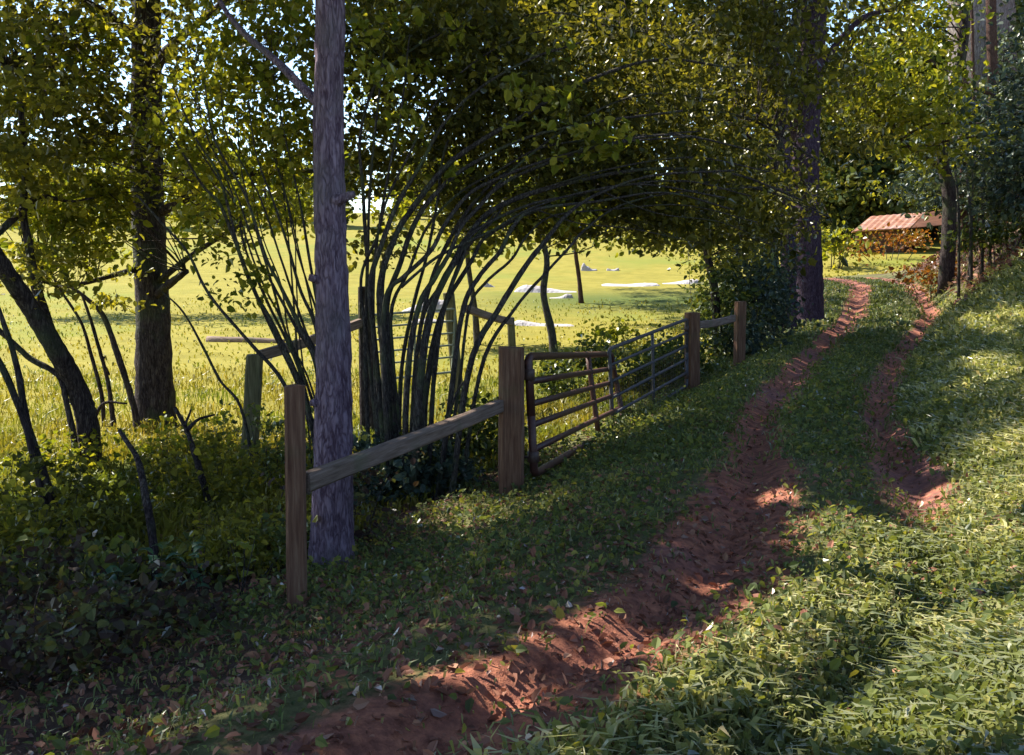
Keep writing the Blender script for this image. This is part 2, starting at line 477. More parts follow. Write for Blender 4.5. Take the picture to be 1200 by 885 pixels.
class MB:
    def __init__(s): s.v = []; s.f = []; s.n = 0
    def add(s, v, f):
        s.v.append(np.asarray(v, dtype=float)); s.f += [tuple(i + s.n for i in q) for q in f]; s.n += len(v)
    def tube(s, pts, r0, r1, sides=8, n=None, rough=.06, flare=0.0, rng=RNG, cap=True, res=True):
        n = n or max(6, len(pts) * 4)
        c = spline(pts, n) if res else np.asarray(pts, dtype=float)
        n = len(c)
        t = unit(np.gradient(c, axis=0))
        ref = np.array([0.0, 0, 1]) if abs(t[0][2]) < .9 else np.array([1.0, 0, 0])
        u = unit(np.cross(t[0], ref))
        rings = []
        seg = np.linspace(0, 1, n)
        lob = rng.uniform(0, 6.28, 3)
        for i in range(n):
            u = unit(u - t[i] * np.dot(u, t[i])); w = np.cross(t[i], u)
            r = r0 + (r1 - r0) * seg[i]
            r *= 1 + flare * math.exp(-seg[i] * n * .55)
            for k in range(sides):
                a = 2 * math.pi * k / sides
                lobes = 1 + flare * .22 * math.exp(-seg[i] * n * .5) * math.sin(3 * a + lob[0])
                rr = r * lobes * (1 + rough * (math.sin(2 * a + lob[1] + seg[i] * 9) * .5 + rng.uniform(-.7, .7)))
                rings.append(c[i] + (u * math.cos(a) + w * math.sin(a)) * rr)
        f = []
        for i in range(n - 1):
            for k in range(sides):
                k2 = (k + 1) % sides
                f.append((i * sides + k, i * sides + k2, (i + 1) * sides + k2, (i + 1) * sides + k))
        if cap:
            f.append(tuple(range(sides))[::-1]); f.append(tuple((n - 1) * sides + k for k in range(sides)))
        s.add(rings, f)
        return c
    def build(s, name, mat, parent=None, smooth=True):
        return mk(name, np.vstack(s.v), s.f, mat, parent, smooth)

LEAFCOUNT = [0]
CENT = []
ANCH = {}
def foliage(name, pts, size, aspect, mat, parent, rng, upbias=.8, droop=.25, openings=1.0, kind='stuff'):
    if openings and len(pts): pts = pts[lit_keep(pts, rng, min(size * .8, .13)) | (rng.uniform(0, 1, len(pts)) > float(openings))]
    if not len(pts): return None
    LEAFCOUNT[0] += len(pts)
    v, f = leaf_geo(pts, size, aspect, rng, upbias, droop)
    o = mk(name, v, f, mat, parent, False)
    if kind: o['kind'] = kind
    return o

def clumps(centers, sig, per, rng, flat=.5):
    c = np.repeat(centers, per, axis=0)
    s = np.repeat(rng.uniform(.6, 1.3, len(centers)) * sig, per)[:, None]
    off = rng.normal(size=c.shape) * s
    off[:, 2] *= flat
    return c + off

def blob_px(px, py, rx, ry, d, dd, n, rng):
    """n points in an ellipsoid that stands at distance d, given by the size it subtends"""
    c = P(px, py, d)
    k = d / 1200.0
    q = unit(rng.normal(size=(n, 3))) * (rng.uniform(0, 1, n) ** .42)[:, None]
    return c + q * np.array([rx * k, dd, ry * k])

# ================================================================== THE GROUND
def spaced(a, b, step, grow=1.0):
    out = [a]; s = step
    while out[-1] < b:
        out.append(out[-1] + s); s *= grow
    return out
xs = sorted(set([-v for v in spaced(7, 420, .3, 1.09)] + list(np.arange(-7, -3.5, .13)) + list(np.arange(-3.5, 8, .055)) + list(np.arange(8, 22, .18)) + spaced(22, 460, .4, 1.08)))
ys = sorted(set([-v for v in spaced(3, 90, .35, 1.12)] + list(np.arange(-3, 2.4, .13)) + list(np.arange(2.4, 13, .06)) + list(np.arange(13, 22, .11)) + list(np.arange(22, 70, .35)) + spaced(70, 620, .6, 1.05)))
xs = np.array(xs); ys = np.array(ys)
GX, GY = np.meshgrid(xs, ys)
GZ = terrain(GX, GY)
l, g, f = lx(GY), gap(GY), fx(GY)
def rutmask(x, y, w=.34):
    l_, g_ = lx(y), gap(y)
    ww = w * np.interp(y, [3, 5, 8, 12, 30, 60], [1.7, 1.6, 1.3, 1.0, 1.25, 2.0])
    x = x + .07 * vnoise(x * 3.1, y * 3.1, 12)
    a = np.exp(-(np.abs(x - l_) / ww) ** 3); b = np.exp(-(np.abs(x - l_ - g_) / (ww * .85)) ** 3)
    # the right rut is grown over near the viewer
    b = b * np.interp(y, [6.4, 7.8, 12, 20, 46], [.1, .97, .97, .95, .85])
    k = np.interp(y, [62, 66], [1, 0])
    return np.maximum(a, b) * k
dirt = rutmask(GX, GY)
dirt = np.maximum(dirt, .75 * np.exp(-((GX - (l + .15)) / .9) ** 2) * np.interp(GY, [3.6, 6.2], [1, 0]))
litter = ss(.2, 1.0, (lx(GY) - .9 - GX)) * ss(7.5, 4.5, GY) * .8
litter = np.maximum(litter, ss(f + .2, f - .5, GX) * ss(f - 4.0, f - 2.4, GX) * ss(13, 9, GY))
litter = np.maximum(litter, .7 * ss(19, 24, GX) * ss(24, 34, GY))
litter = np.maximum(litter, .9 * ss(l + g + .5, l + g + 1.4, GX) * ss(26, 34, GY) * ss(60, 52, GY) * ss(l + g + 6, l + g + 2.5, GX))
meadow = np.maximum(ss(f - 2.0, f - 3.6, GX), ss(62, 66, GY))
meadow *= 1 - .9 * ss(22, 24, GX) * ss(22, 40, GY) * ss(20 + np.maximum(GY - 35, 0) * .42 - 2, 20 + np.maximum(GY - 35, 0) * .42 + 3, GX)
farhill = ss(50, 60, GX - (GY - 130) * .35) * ss(95, 110, GY)
meadow *= 1 - farhill; litter = np.maximum(litter, farhill)
green = np.exp(-((GY - 50) / 7) ** 2) * .85 * ss(-6, 4, GX) + .75 * ss(15.5, 11, GY) * ss(-30, -10, GX) + .6 * np.exp(-((GX - (f - 4)) / 1.6) ** 2) * ss(40, 25, GY)
nv = GX.size
idx = np.arange(nv).reshape(GX.shape)
quads = np.stack([idx[:-1, :-1], idx[:-1, 1:], idx[1:, 1:], idx[1:, :-1]], -1).reshape(-1, 4)
qd = dirt.ravel()[quads].mean(1); qm = meadow.ravel()[quads].mean(1)
cls = np.where(qm > .5, 2, np.where((qd > .5), 1, 0))
V = np.stack([GX.ravel(), GY.ravel(), GZ.ravel()], 1)
for k, nm in ((0, 'ground'), (1, 'dirt_track'), (2, 'meadow')):
    q = quads[cls == k]
    u, inv = np.unique(q, return_inverse=True)
    o = mk(nm, V[u], (inv.ravel().astype(np.int32), np.full(len(q), 4, dtype=np.int32)), M['ground'], None, True,
           {"dirt": dirt.ravel()[u], "litter": litter.ravel()[u], "meadow": meadow.ravel()[u], "green": np.clip(green.ravel()[u], 0, 1)})
    tag(o, {0: 'leaf strewn shaded ground sloping from the grassy bank down to the fence', 1: 'two reddish earth wheel ruts of the lane curving uphill',
            2: 'sunlit yellow green meadow rising beyond the fence'}[k], {0: 'ground', 1: 'track', 2: 'meadow'}[k], None, 'structure')

# ================================================================== GRASS AND GROUND COVER
def wsample(n, x0, x1, y0, y1, rng, fn):
    """n points of the ground between two curves, kept with probability fn(x, y)"""
    x = rng.uniform(x0, x1, n); y = rng.uniform(y0, y1, n)
    k = rng.uniform(0, 1, n) < fn(x, y)
    x, y = x[k], y[k]
    return np.stack([x, y, terrain(x, y)], 1)

def grass_field(name, zones, mat, label, cover=False, cat='grass'):
    vs, fs, ns, off = [], [], [], 0
    r = np.random.default_rng(len(name) * 7 + 3)
    for (n, x0, x1, y0, y1, fn, hmin, hmax, w, lean, wind) in zones:
        p = wsample(n, x0, x1, y0, y1, r, fn)
        if cover:
            p[:, 2] += r.uniform(hmin, hmax, len(p))
            v, (f_, s_) = leaf_geo(p, w, .7, r, 1.3, .1)
        else:
            tuft = .75 + .35 * vnoise(p[:, 0] * 4, p[:, 1] * 4, 9)
            h = r.uniform(hmin, hmax, len(p)) * np.clip(tuft, .35, 1.5)
            v, (f_, s_) = blade_geo(p, h, w * r.uniform(.6, 1.4, len(p)), r, lean, wind)
        vs.append(v); fs.append(f_ + off); ns.append(s_); off += len(v)
    o = mk(name, np.vstack(vs), (np.concatenate(fs).astype(np.int32), np.concatenate(ns)), mat, None, False)
    tag(o, label, cat, None, 'stuff')
    return o

def dens(y, y0=3.0, p=1.3): return np.minimum(1, (y0 / np.maximum(y, .5)) ** p)
def infrust(x, y, m=.25): return (np.abs(x) < .54 * y + m + .4)
def verge(x, y):   # between fence and left rut, and the mid strip
    l_, g_, f_ = lx(y), gap(y), fx(y)
    k = ((x > f_ - .5) & (x < l_ + g_ + .6)) * (1 - .97 * rutmask(x, y, .38))
    fore = 1 - .7 * ss(7.0, 4.5, y) * (x < l_ - .3)
    return k * fore * infrust(x, y)
def bank(x, y):
    l_, g_ = lx(y), gap(y)
    e = np.interp(y, [3, 6, 8], [-.75, -.5, .35])
    return ss(l_ + g_ + e - .2, l_ + g_ + e + .3, x) * infrust(x, y)
def mid(x, y): return ((x > lx(y) + .2) & (x < lx(y) + gap(y) + .7)) * (1 - .9 * rutmask(x, y, .3))
G_ = [
    (150000, -4, 8, 2.6, 12, lambda x, y: verge(x, y) * dens(y, 4.5), .03, .10, .010, .9, (.1, -.1)),
    (120000, 1, 10, 9, 22, lambda x, y: verge(x, y) * dens(y, 11), .05, .13, .018, .9, (.1, -.1)),
    (70000, 4, 20, 20, 60, lambda x, y: verge(x, y) * dens(y, 26), .08, .2, .05, .8, (0, 0)),
]
grass_field('verge_grass', G_, M['grass'], 'short dark green grass on the verge and between the wheel ruts')
B_ = [
    (80000, -.5, 6.5, 2.5, 9, lambda x, y: bank(x, y) * dens(y, 4.5), .06, .17, .020, 1.2, (-.12, -.15)),
    (80000, 2.5, 11, 8, 18, lambda x, y: bank(x, y) * dens(y, 10), .08, .22, .030, 1.0, (-.1, -.12)),
    (70000, 5, 24, 17, 46, lambda x, y: bank(x, y) * dens(y, 22) * (1 - .7 * ss(26, 34, y) * (x < lx(y) + gap(y) + 4)), .12, .34, .05, .9, (-.1, -.1)),
]
grass_field('bank_grass', B_, M['bankgrass'], 'long tousled pale green grass on the bank right of the lane')
C_ = [
    (60000, -4, 6, 2.6, 10, lambda x, y: np.maximum(verge(x, y) * (1 - .5 * (x < lx(y) - .3) * ss(6.5, 4.5, y)), .45 * bank(x, y)) * dens(y, 5), .01, .09, .042, 0, 0),
    (50000, 0, 11, 9, 24, lambda x, y: np.maximum(verge(x, y), .4 * bank(x, y)) * dens(y, 12), .02, .12, .055, 0, 0),
]
grass_field('clover_cover', C_, M['plant'], 'low round leaved ground cover growing among the verge grass', True, 'ground cover')
def litterp(x, y):
    l_, g_, f_ = lx(y), gap(y), fx(y)
    a = ((x < l_ + .5) & (x > f_ - 3.5)) * ss(9, 5, y) + .35 * rutmask(x, y) + .9 * ((x < f_ + .1) & (x > f_ - 3)) * ss(16, 8, y)
    return np.clip(a, 0, 1) * infrust(x, y)
L_ = [(60000, -5.5, 6, 2.5, 16, lambda x, y: litterp(x, y) * dens(y, 5), .0, .02, .045, 0, 0),
      (26000, -3, 7, 4, 18, lambda x, y: verge(x, y) * dens(y, 7) * .8, .0, .05, .04, 0, 0),
      (9000, 8, 22, 26, 56, lambda x, y: ss(lx(y) + gap(y) + .4, lx(y) + gap(y) + 1.2, x) * ss(lx(y) + gap(y) + 6, lx(y) + gap(y) + 2, x), .02, .3, .14, 0, 0)]
grass_field('leaf_litter', L_, M['leaf_litter'], 'fallen reddish brown leaves strewn over the shaded ground', True, 'fallen leaves')
r_p = np.random.default_rng(77)
pp = wsample(9000, -3, 14, 2.6, 30, r_p, lambda x, y: np.clip(rutmask(x, y) * 1.2 - .15, 0, 1) * dens(y, 6) * .5 * infrust(x, y))
sz = r_p.uniform(.006, .022, len(pp))[:, None] * (1 + pp[:, 1:2] * .05)
oct_ = np.array([(1, 0, 0), (0, 1, 0), (-1, 0, 0), (0, -1, 0), (0, 0, .7), (0, 0, -.7)], dtype=float)
pv = (pp[:, None, :] + oct_[None] * (sz * r_p.uniform(.6, 1.3, (len(pp), 1)))[:, None, :] * r_p.uniform(.7, 1.3, (len(pp), 6, 1)))
pf = np.array([(0, 1, 4), (1, 2, 4), (2, 3, 4), (3, 0, 4), (1, 0, 5), (2, 1, 5), (3, 2, 5), (0, 3, 5)]).ravel()
o = mk('gravel', pv.reshape(-1, 3), (((np.arange(len(pp)) * 6)[:, None] + pf).ravel().astype(np.int32), np.full(len(pp) * 8, 3, dtype=np.int32)), M['pebble'], None, False)
tag(o, 'small stones and crumbs of earth lying in the wheel ruts', 'gravel', None, 'stuff')
def meadowp(x, y): return (x < fx(y) - .7) * infrust(x, y, 1)
Mz = [(110000, -13, 4, 7.5, 24, lambda x, y: meadowp(x, y) * dens(y, 13) * (.35 + .65 * ss(17, 12, y + .4 * (x < -8) )+ .6 * (x > fx(y) - 3)), .10, .34, .020, .7, (0, 0)),
      (60000, -24, 14, 20, 50, lambda x, y: meadowp(x, y) * dens(y, 25) * (.22 + .78 * (x > fx(y) - 5)), .08, .22, .045, .8, (0, 0)),
      (9000, -36, 30, 45, 100, lambda x, y: (y > 63) * (x > 12) * infrust(x, y, 1), .12, .3, .12, .7, (0, 0))]
grass_field('meadow_grass', Mz, M['meadowgrass'], 'tall seeding yellow green grass along the meadow edge')

# ================================================================== FENCES AND GATES
def post(loc, h, w, mat, label, group, lean=(0, 0), name='fence_post', top=True, yaw=0.0):
    x, y = loc[0], loc[1]
    base = on_ground(x, y)
    mb = MB()
    n = 9
    v = []; f = []
    r = random.Random(int(x * 100) + 5)
    for i in range(n):
        t = i / (n - 1)
        z = base[2] - .15 + t * (h + .15)
        cx = base[0] + lean[0] * t; cy = base[1] + lean[1] * t
        for k in range(8):
            a = yaw + math.pi / 4 * (k // 2 * 2) / 1.0 + (math.pi / 4 * .0) + (-.16 if k % 2 == 0 else .16) + math.pi / 4
            rr = w * .72 * (1 + r.uniform(-.03, .03))
            v.append((cx + math.cos(a) * rr, cy + math.sin(a) * rr, z + (r.uniform(-.008, .008) if i == n - 1 else 0)))
    for i in range(n - 1):
        for k in range(8):
            k2 = (k + 1) % 8
            f.append((i * 8 + k, i * 8 + k2, (i + 1) * 8 + k2, (i + 1) * 8 + k))
    # slightly sunk, weathered top
    m0 = len(v)
    cx, cy = base[0] + lean[0], base[1] + lean[1]
    v.append((cx, cy, base[2] + h + .012))
    for k in range(8): f.append(((n - 1) * 8 + k, (n - 1) * 8 + (k + 1) % 8, m0))
    o = mk(name, v, f, mat, None, False)
    # origin at base
    me = o.data
    for vv in me.vertices: vv.co -= Vector(base)
    o.location = base
    return tag(o, label, 'fence post', group)

def beam(a, b, w, h, mat, label, group, name='fence_rail', sag=.02, taper=1.0):
    a = np.array(a, dtype=float); b = np.array(b, dtype=float)
    d = b - a; L = np.linalg.norm(d); ux = d / L
    uy = unit(np.cross(np.array([0, 0, 1.0]), ux)); uz = np.cross(ux, uy)
    v = []; f = []; n = 9
    r = random.Random(int(abs(a[0]) * 1000) + 3)
    for i in range(n):
        t = i / (n - 1)
        c = np.array([L * t, 0, -sag * math.sin(math.pi * t)])
        k = 1 + (taper - 1) * t
        for (sy, sz) in ((-.5, -.38), (-.38, -.5), (.38, -.5), (.5, -.38), (.5, .38), (.38, .5), (-.38, .5), (-.5, .38)):
            v.append(c + np.array([0, sy * w * k + r.uniform(-.003, .003), sz * h * k + r.uniform(-.003, .003)]))
    for i in range(n - 1):
        for k in range(8):
            k2 = (k + 1) % 8
            f.append((i * 8 + k, i * 8 + k2, (i + 1) * 8 + k2, (i + 1) * 8 + k))
    f.append(tuple(range(8))[::-1]); f.append(tuple((n - 1) * 8 + k for k in range(8)))
    o = mk(name, v, f, mat, None, False)
    from mathutils import Matrix
    o.matrix_world = Matrix(((ux[0], uy[0], uz[0], a[0]), (ux[1], uy[1], uz[1], a[1]), (ux[2], uy[2], uz[2], a[2]), (0, 0, 0, 1)))
    return tag(o, label, 'fence rail', group)

GP = 'wooden posts of the lane fence'
p1 = G(348, 712); p2 = G(599, 578); p3 = G(811, 458); p4 = G(866, 430)
post(p1, 1.36, .105, M['post'], 'nearest reddish brown post, right beside the violet grey trunk', GP, (.015, .0), yaw=.2)
post(p2, 1.36, .20, M['post'], 'thick square post at the hinge end of the red gate', GP, (.0, .0), yaw=.05)
post(p3, 1.36, .19, M['post'], 'dark post that carries the blue grey gate', GP, (-.02, 0), yaw=.3)
post(p4, 1.28, .16, M['post'], 'last post of the lane fence, against the dark hedge', GP, (0, 0), yaw=.3)
GR = 'wooden rails of the fences'
a = P(357, 566, p1[1] + .02); b = P(589, 474, p2[1] - .02)
beam(a, b, .085, .115, M['rail'], 'long sloping rail between the nearest post and the thick post', GR, sag=.01, taper=1.0)
beam(P(818, 381, p3[1] + .05), P(860, 373, p4[1] - .1), .08, .13, M['rail'], 'short rail between the last two posts of the lane fence', GR)

# far fence across the meadow edge
GB = 'mossy posts of the fence behind the shrub'
q1 = G(290, 515); q1 = np.array([P(290, 515, 12.7)[0], 12.7])
post(q1, 1.36, .17, M['postgreen'], 'mossy green leaning post in the meadow left of the violet trunk', GB, (.12, 0), yaw=.1)
q2 = np.array([P(431, 470, 15.0)[0], 15.0])
post(q2, 2.15, .19, M['bark_dark'], 'tall dark gatepost among the shrub stems at the left end of the grey gate', GB, (0, 0))
q3 = np.array([P(541, 440, 16.4)[0], 16.4])
post(q3, 2.05, .15, M['postgreen'], 'green grey gatepost leaning at the right end of the grey gate', GB, (-.2, 0))
q4 = np.array([P(604, 412, 19.0)[0], 19.0])
post(q4, 1.55, .12, M['postgreen'], 'thin dark post standing just behind the thick square post', GB, (-.09, 0))
beam(P(304, 417, 12.75), P(424, 378, 14.95), .09, .13, M['rail'], 'rail rising from the mossy meadow post to the tall dark gatepost', GR, taper=1.0)
beam(P(548, 362, 16.5), P(599, 377, 18.95), .08, .13, M['rail'], 'dark rail running right from the leaning gatepost to the thin post', GR)

def pipe(mb, a, b, r, sides=8):
    mb.tube([a, b], r, r, sides, 5, .01)

def quadpt(c, u, v):   # bilinear: c = TL, TR, BL, BR
    return (c[0] * (1 - u) + c[1] * u) * (1 - v) + (c[2] * (1 - u) + c[3] * u) * v

def gate(name, corners, bars, uprights, mat, label, r=.024, rf=.028, mesh=None):
    c = [np.array(k) for k in corners]
    root = empty(name, [c[2][0], c[2][1], c[2][2]], label, 'gate', 'metal field gates')
    fr = MB()
    # rounded outer frame
    rc = .05
    loop = []
    for (u, v, du, dv) in ((0, 0, 0, 1), (1, 0, 1, 0), (1, 1, 0, 1), (0, 1, 1, 0)):
        pass
    e = .022
    path = [quadpt(c, 0, .5), quadpt(c, 0, e * 1.6), quadpt(c, e * .3, e * .45), quadpt(c, e, 0), quadpt(c, .5, 0), quadpt(c, 1 - e, 0), quadpt(c, 1 - e * .3, e * .45), quadpt(c, 1, e * 1.6), quadpt(c, 1, .5),
            quadpt(c, 1, 1 - e * 1.6), quadpt(c, 1 - e * .3, 1 - e * .45), quadpt(c, 1 - e, 1), quadpt(c, .5, 1), quadpt(c, e, 1), quadpt(c, e * .3, 1 - e * .45), quadpt(c, 0, 1 - e * 1.6), quadpt(c, 0, .5)]
    fr.tube(path, rf, rf, 8, None, .01, res=False)
    fr.build('frame', mat, root)
    for v in bars:
        b = MB(); pipe(b, quadpt(c, .0, v), quadpt(c, 1.0, v), r); b.build('bar', mat, root)
    for u in uprights:
        b = MB(); b.tube([quadpt(c, u, 0), quadpt(c, u, 1)], r * 1.15, r * 1.15, 6, 5, .01); b.build('brace', mat, root)
    for v in (.15, .85):   # hinge straps
        h = MB(); p = quadpt(c, 0, v)
        h.tube([p + np.array([-.10, -.015, 0]), p + np.array([.02, 0, 0])], .014, .014, 6, 3, .0)
        h.tube([p + np.array([0, 0, -.05]), p + np.array([0, 0, .05])], rf * 1.35, rf * 1.35, 8, 3, .0)
        h.build('hinge', M['bolt'], root)
    if mesh:
        w = MB()
        for u in np.linspace(.04, .96, mesh[0]):
            w.tube([quadpt(c, u, .35), quadpt(c, u, .98)], .0022, .0022, 3, 2, 0, cap=False)
        for v in np.linspace(.38, .96, mesh[1]):
            w.tube([quadpt(c, .01, v), quadpt(c, .99, v)], .0022, .0022, 3, 2, 0, cap=False)
        o = w.build('wire_mesh', M['bolt'], root); o['kind'] = 'stuff'
    return root

y2 = float(p2[1]) + .05
gate('field_gate', [P(619, 418, y2), P(716, 415, 15.0), P(626, 556, y2), P(731, 494, 15.0)], [.21, .40, .58, .79], [.62], M['gate_red'],
     'rusty dark red bar gate swung open beside the thick square post', .033, .040)
g3 = float(p3[1]) - .1
gate('field_gate', [P(805, 374, g3), P(714, 409, 14.2), P(805, 452, g3), P(718, 505, 14.2)], [.2, .4, .6, .8], [.5], M['gate_blue'],
     'blue grey bar gate with wire mesh sloping down from the dark post', .023, .028, (34, 9))
gate('field_gate', [P(437, 369, 15.1), P(533, 362, 16.3), P(437, 446, 15.1), P(530, 436, 16.3)], [.19, .38, .57, .76], [.5], M['gate_grey'],
     'pale grey five bar gate seen through the arching shrub stems', .016, .02)

# ================================================================== TREES AND SHRUBS
def px_line(pts, d0, d1=None):
    """picture polyline with distances from d0 to d1, as world points"""
    d1 = d0 if d1 is None else d1
    n = len(pts)
    return [P(q[0], q[1], q[2] if len(q) > 2 else d0 + (d1 - d0) * i / max(n - 1, 1)) for i, q in enumerate(pts)]

def stems(root, lines, mat, name='stem'):
    for (pts, r0, r1, d0, d1) in lines:
        mb = MB()
        c = px_line(pts, d0, d1)
        g0 = terrain(c[0][0], c[0][1])
        if c[0][2] < g0 + .6: c[0][2] = g0 - .08
        cc = mb.tube(c, r0, r1, 7, max(14, len(c) * 5), .16)
        ANCH.setdefault(root.name, []).append(cc[len(cc) // 3:])
        mb.build(name, mat, root)

# --- the arching many-stemmed shrub
r1_ = np.random.default_rng(21)
shrub = empty('arching_shrub', on_ground(*P(480, 520, 10.2)[:2]), 'huge shrub whose many dark stems arch right over the gates and the lane', 'shrub')
A = [
    ([(434, 528), (428, 420), (430, 335), (433, 230), (440, 150), (450, 60)], .035, .012, 10.6, 10.8),
    ([(446, 530), (438, 400), (440, 300), (455, 205), (470, 130), (480, 40)], .03, .010, 10.4, 10.8),
    ([(455, 530), (440, 410), (434, 335), (447, 288), (464, 243), (493, 193), (520, 145), (560, 105), (620, 70), (680, 50)], .045, .012, 10.2, 10.2),
    ([(462, 530), (450, 420), (446, 335), (462, 280), (482, 246), (520, 198), (556, 170), (606, 140), (680, 98), (770, 70), (860, 80)], .062, .016, 10.0, 11.0),
    ([(470, 530), (456, 420), (454, 355), (468, 312), (489, 256), (522, 215), (562, 187), (622, 160), (700, 143), (800, 130)], .05, .014, 10.3, 10.5),
    ([(458, 530), (450, 440), (452, 350), (474, 324), (505, 294), (521, 264), (547, 230), (577, 212), (640, 188), (720, 168), (810, 160)], .042, .012, 9.9, 10.1),
    ([(470, 337), (507, 305), (540, 287), (577, 270), (625, 243), (700, 222), (800, 212), (880, 230)], .024, .008, 9.9, 10.6),
    ([(474, 534), (477, 450), (490, 362), (510, 325), (526, 298), (541, 265), (561, 243), (583, 220), (620, 200), (700, 172), (790, 158), (880, 176)], .045, .012, 9.8, 10.4),
    ([(482, 534), (492, 450), (506, 362), (534, 303), (550, 275), (576, 247), (625, 226), (700, 207), (770, 198), (860, 204), (940, 235)], .062, .014, 9.7, 11.2),
    ([(500, 534), (509, 440), (521, 360), (541, 305), (556, 272), (612, 243), (665, 230), (750, 216), (850, 232)], .04, .010, 10.0, 10.5),
    ([(512, 536), (530, 450), (543, 362), (561, 325), (586, 295), (601, 266), (626, 246), (700, 236), (780, 226), (860, 246)], .045, .010, 9.8, 10.4),
    ([(527, 520), (551, 428), (586, 360), (616, 312), (641, 280), (666, 250), (702, 227), (765, 206), (860, 200)], .050, .012, 9.6, 10.5),
    ([(496, 530), (500, 470), (512, 400), (530, 330), (548, 290), (580, 250)], .03, .012, 10.4, 10.8),
    ([(508, 530), (530, 475), (552, 437)], .022, .008, 9.7, 9.8),
    ([(466, 530), (470, 440), (484, 360), (500, 300), (512, 240), (520, 180), (545, 120), (575, 60)], .035, .012, 10.8, 11.4),
    ([(430, 300), (425, 220), (422, 160), (440, 100), (480, 60), (530, 36), (645, 15), (705, 28), (790, 45)], .03, .008, 10.9, 11.4),
    ([(620, 243), (680, 262), (740, 268), (820, 285)], .012, .005, 10.3, 10.9),
    ([(700, 222), (770, 250), (850, 262), (930, 300)], .012, .004, 10.5, 11.2),
    ([(540, 265), (600, 200), (680, 140), (760, 110), (850, 120)], .022, .008, 10.2, 11.0),
    ([(480, 530), (486, 440), (500, 350), (522, 290), (560, 232), (610, 190), (690, 150), (780, 128), (880, 140), (960, 190)], .04, .01, 10.6, 12.0),
]
rk = random.Random(8)
A = A + [([(q[0] + dx * (.3 + i / 8) + rk.uniform(-4, 4), q[1] + dy * i / 8 + rk.uniform(-4, 4)) for i, q in enumerate(A[j][0])], A[j][1] * .62, A[j][2] * .7, A[j][3] + .3, A[j][4] + .4)
         for j, dx, dy in ((2, -14, -20), (4, 16, 18), (7, 14, 20), (8, 22, 16), (10, 18, 14), (11, 26, 22))]
stems(shrub, [(p_, a_ * .70, b_ * .8, c_, d_) for (p_, a_, b_, c_, d_) in A], M['bark_stem'])
pts = []
def add_blobs(lst, per, sig, rng, flat=.55):
    out = []; CENT.clear()
    for (px, py, rx, ry, d, dd, nc) in lst:
        c = blob_px(px, py, rx, ry, d, dd, nc, rng); CENT.append(c)
        out.append(clumps(c, sig, per, rng, flat))
    return np.vstack(out)
def twigs(root, anchors, centers, rng, r=.007, n=240, maxd=2.2, mat=None):
    c = np.vstack(centers) if isinstance(centers, list) else centers
    c = c[rng.permutation(len(c))[:n]]
    mb = MB()
    for q in c:
        d = np.linalg.norm(anchors - q, axis=1) + 1.2 * np.maximum(0, anchors[:, 2] - q[2])
        i = int(np.argmin(d))
        if d[i] > maxd or d[i] < .06: continue
        a = anchors[i]; m = (a + q) / 2 + rng.normal(size=3) * .09 * d[i] + np.array([0, 0, .08 * d[i]])
        e = q + (q - m) * .25 + rng.normal(size=3) * .08 * d[i]
        mb.tube([a, m, q, e], r * (.6 + .5 * d[i]), r * .25, 4, 7, .03, cap=False)
        for k in range(2):
            s0 = (m + q) / 2 if k else q
            mb.tube([s0, s0 + unit(rng.normal(size=3)) * .18 * d[i] + (q - m) * .3], r * .4, r * .2, 3, 3, 0, cap=False)
    if mb.v:
        o = mb.build('twigs', mat or M['bark_dark'], root); o['kind'] = 'stuff'

arch_leaf = add_blobs([
    (470, 60, 90, 90, 11.8, .9, 80), (440, 180, 50, 70, 12.2, .6, 36), (440, 280, 26, 34, 12.4, .5, 8),
    (560, 40, 100, 80, 11.8, 1.0, 95), (560, 150, 90, 60, 11.8, .8, 70), (620, 90, 110, 90, 11.4, 1.0, 110),
    (700, 150, 100, 80, 11.4, 1.1, 120), (700, 40, 120, 80, 11.8, 1.2, 110), (790, 120, 90, 100, 11.6, 1.1, 120),
    (800, 215, 90, 50, 11.6, 1.0, 80), (860, 160, 90, 90, 12.3, 1.0, 100), (890, 60, 80, 90, 12.8, 1.0, 90), (900, 240, 70, 50, 12.8, .9, 55),
    (590, 245, 70, 35, 12.0, .5, 26), (680, 225, 90, 28, 11.3, .6, 36), (760, 255, 70, 22, 11.6, .6, 24), (540, 215, 60, 30, 12.0, .5, 22),
(640, 268, 110, 16, 12.2, .6, 12), (800, 272, 90, 18, 12.2, .8, 16), ], 46, .17, r1_)
arch_c = list(CENT)
arch_leaf = arch_leaf[r1_.uniform(0, 1, len(arch_leaf)) < .66]
twigs(shrub, np.vstack(ANCH[shrub.name]), arch_c, r1_, .004, 420)
foliage('foliage', arch_leaf, .078, .72, M['leaf_arch'], shrub, r1_, .5, .3, .5)
arch2 = add_blobs([(560, 290, 30, 30, 11.5, .5, 4), (650, 250, 60, 20, 11.2, .5, 8), (500, 120, 100, 100, 10.7, .8, 14), (720, 130, 150, 100, 9.9, .8, 26), (850, 190, 80, 70, 10.4, .8, 12), (440, 60, 20, 60, 10, .3, 7)], 22, .13, r1_)
foliage('foliage', arch2, .085, .75, M['leaf_yellow'], shrub, r1_, .6, .3)

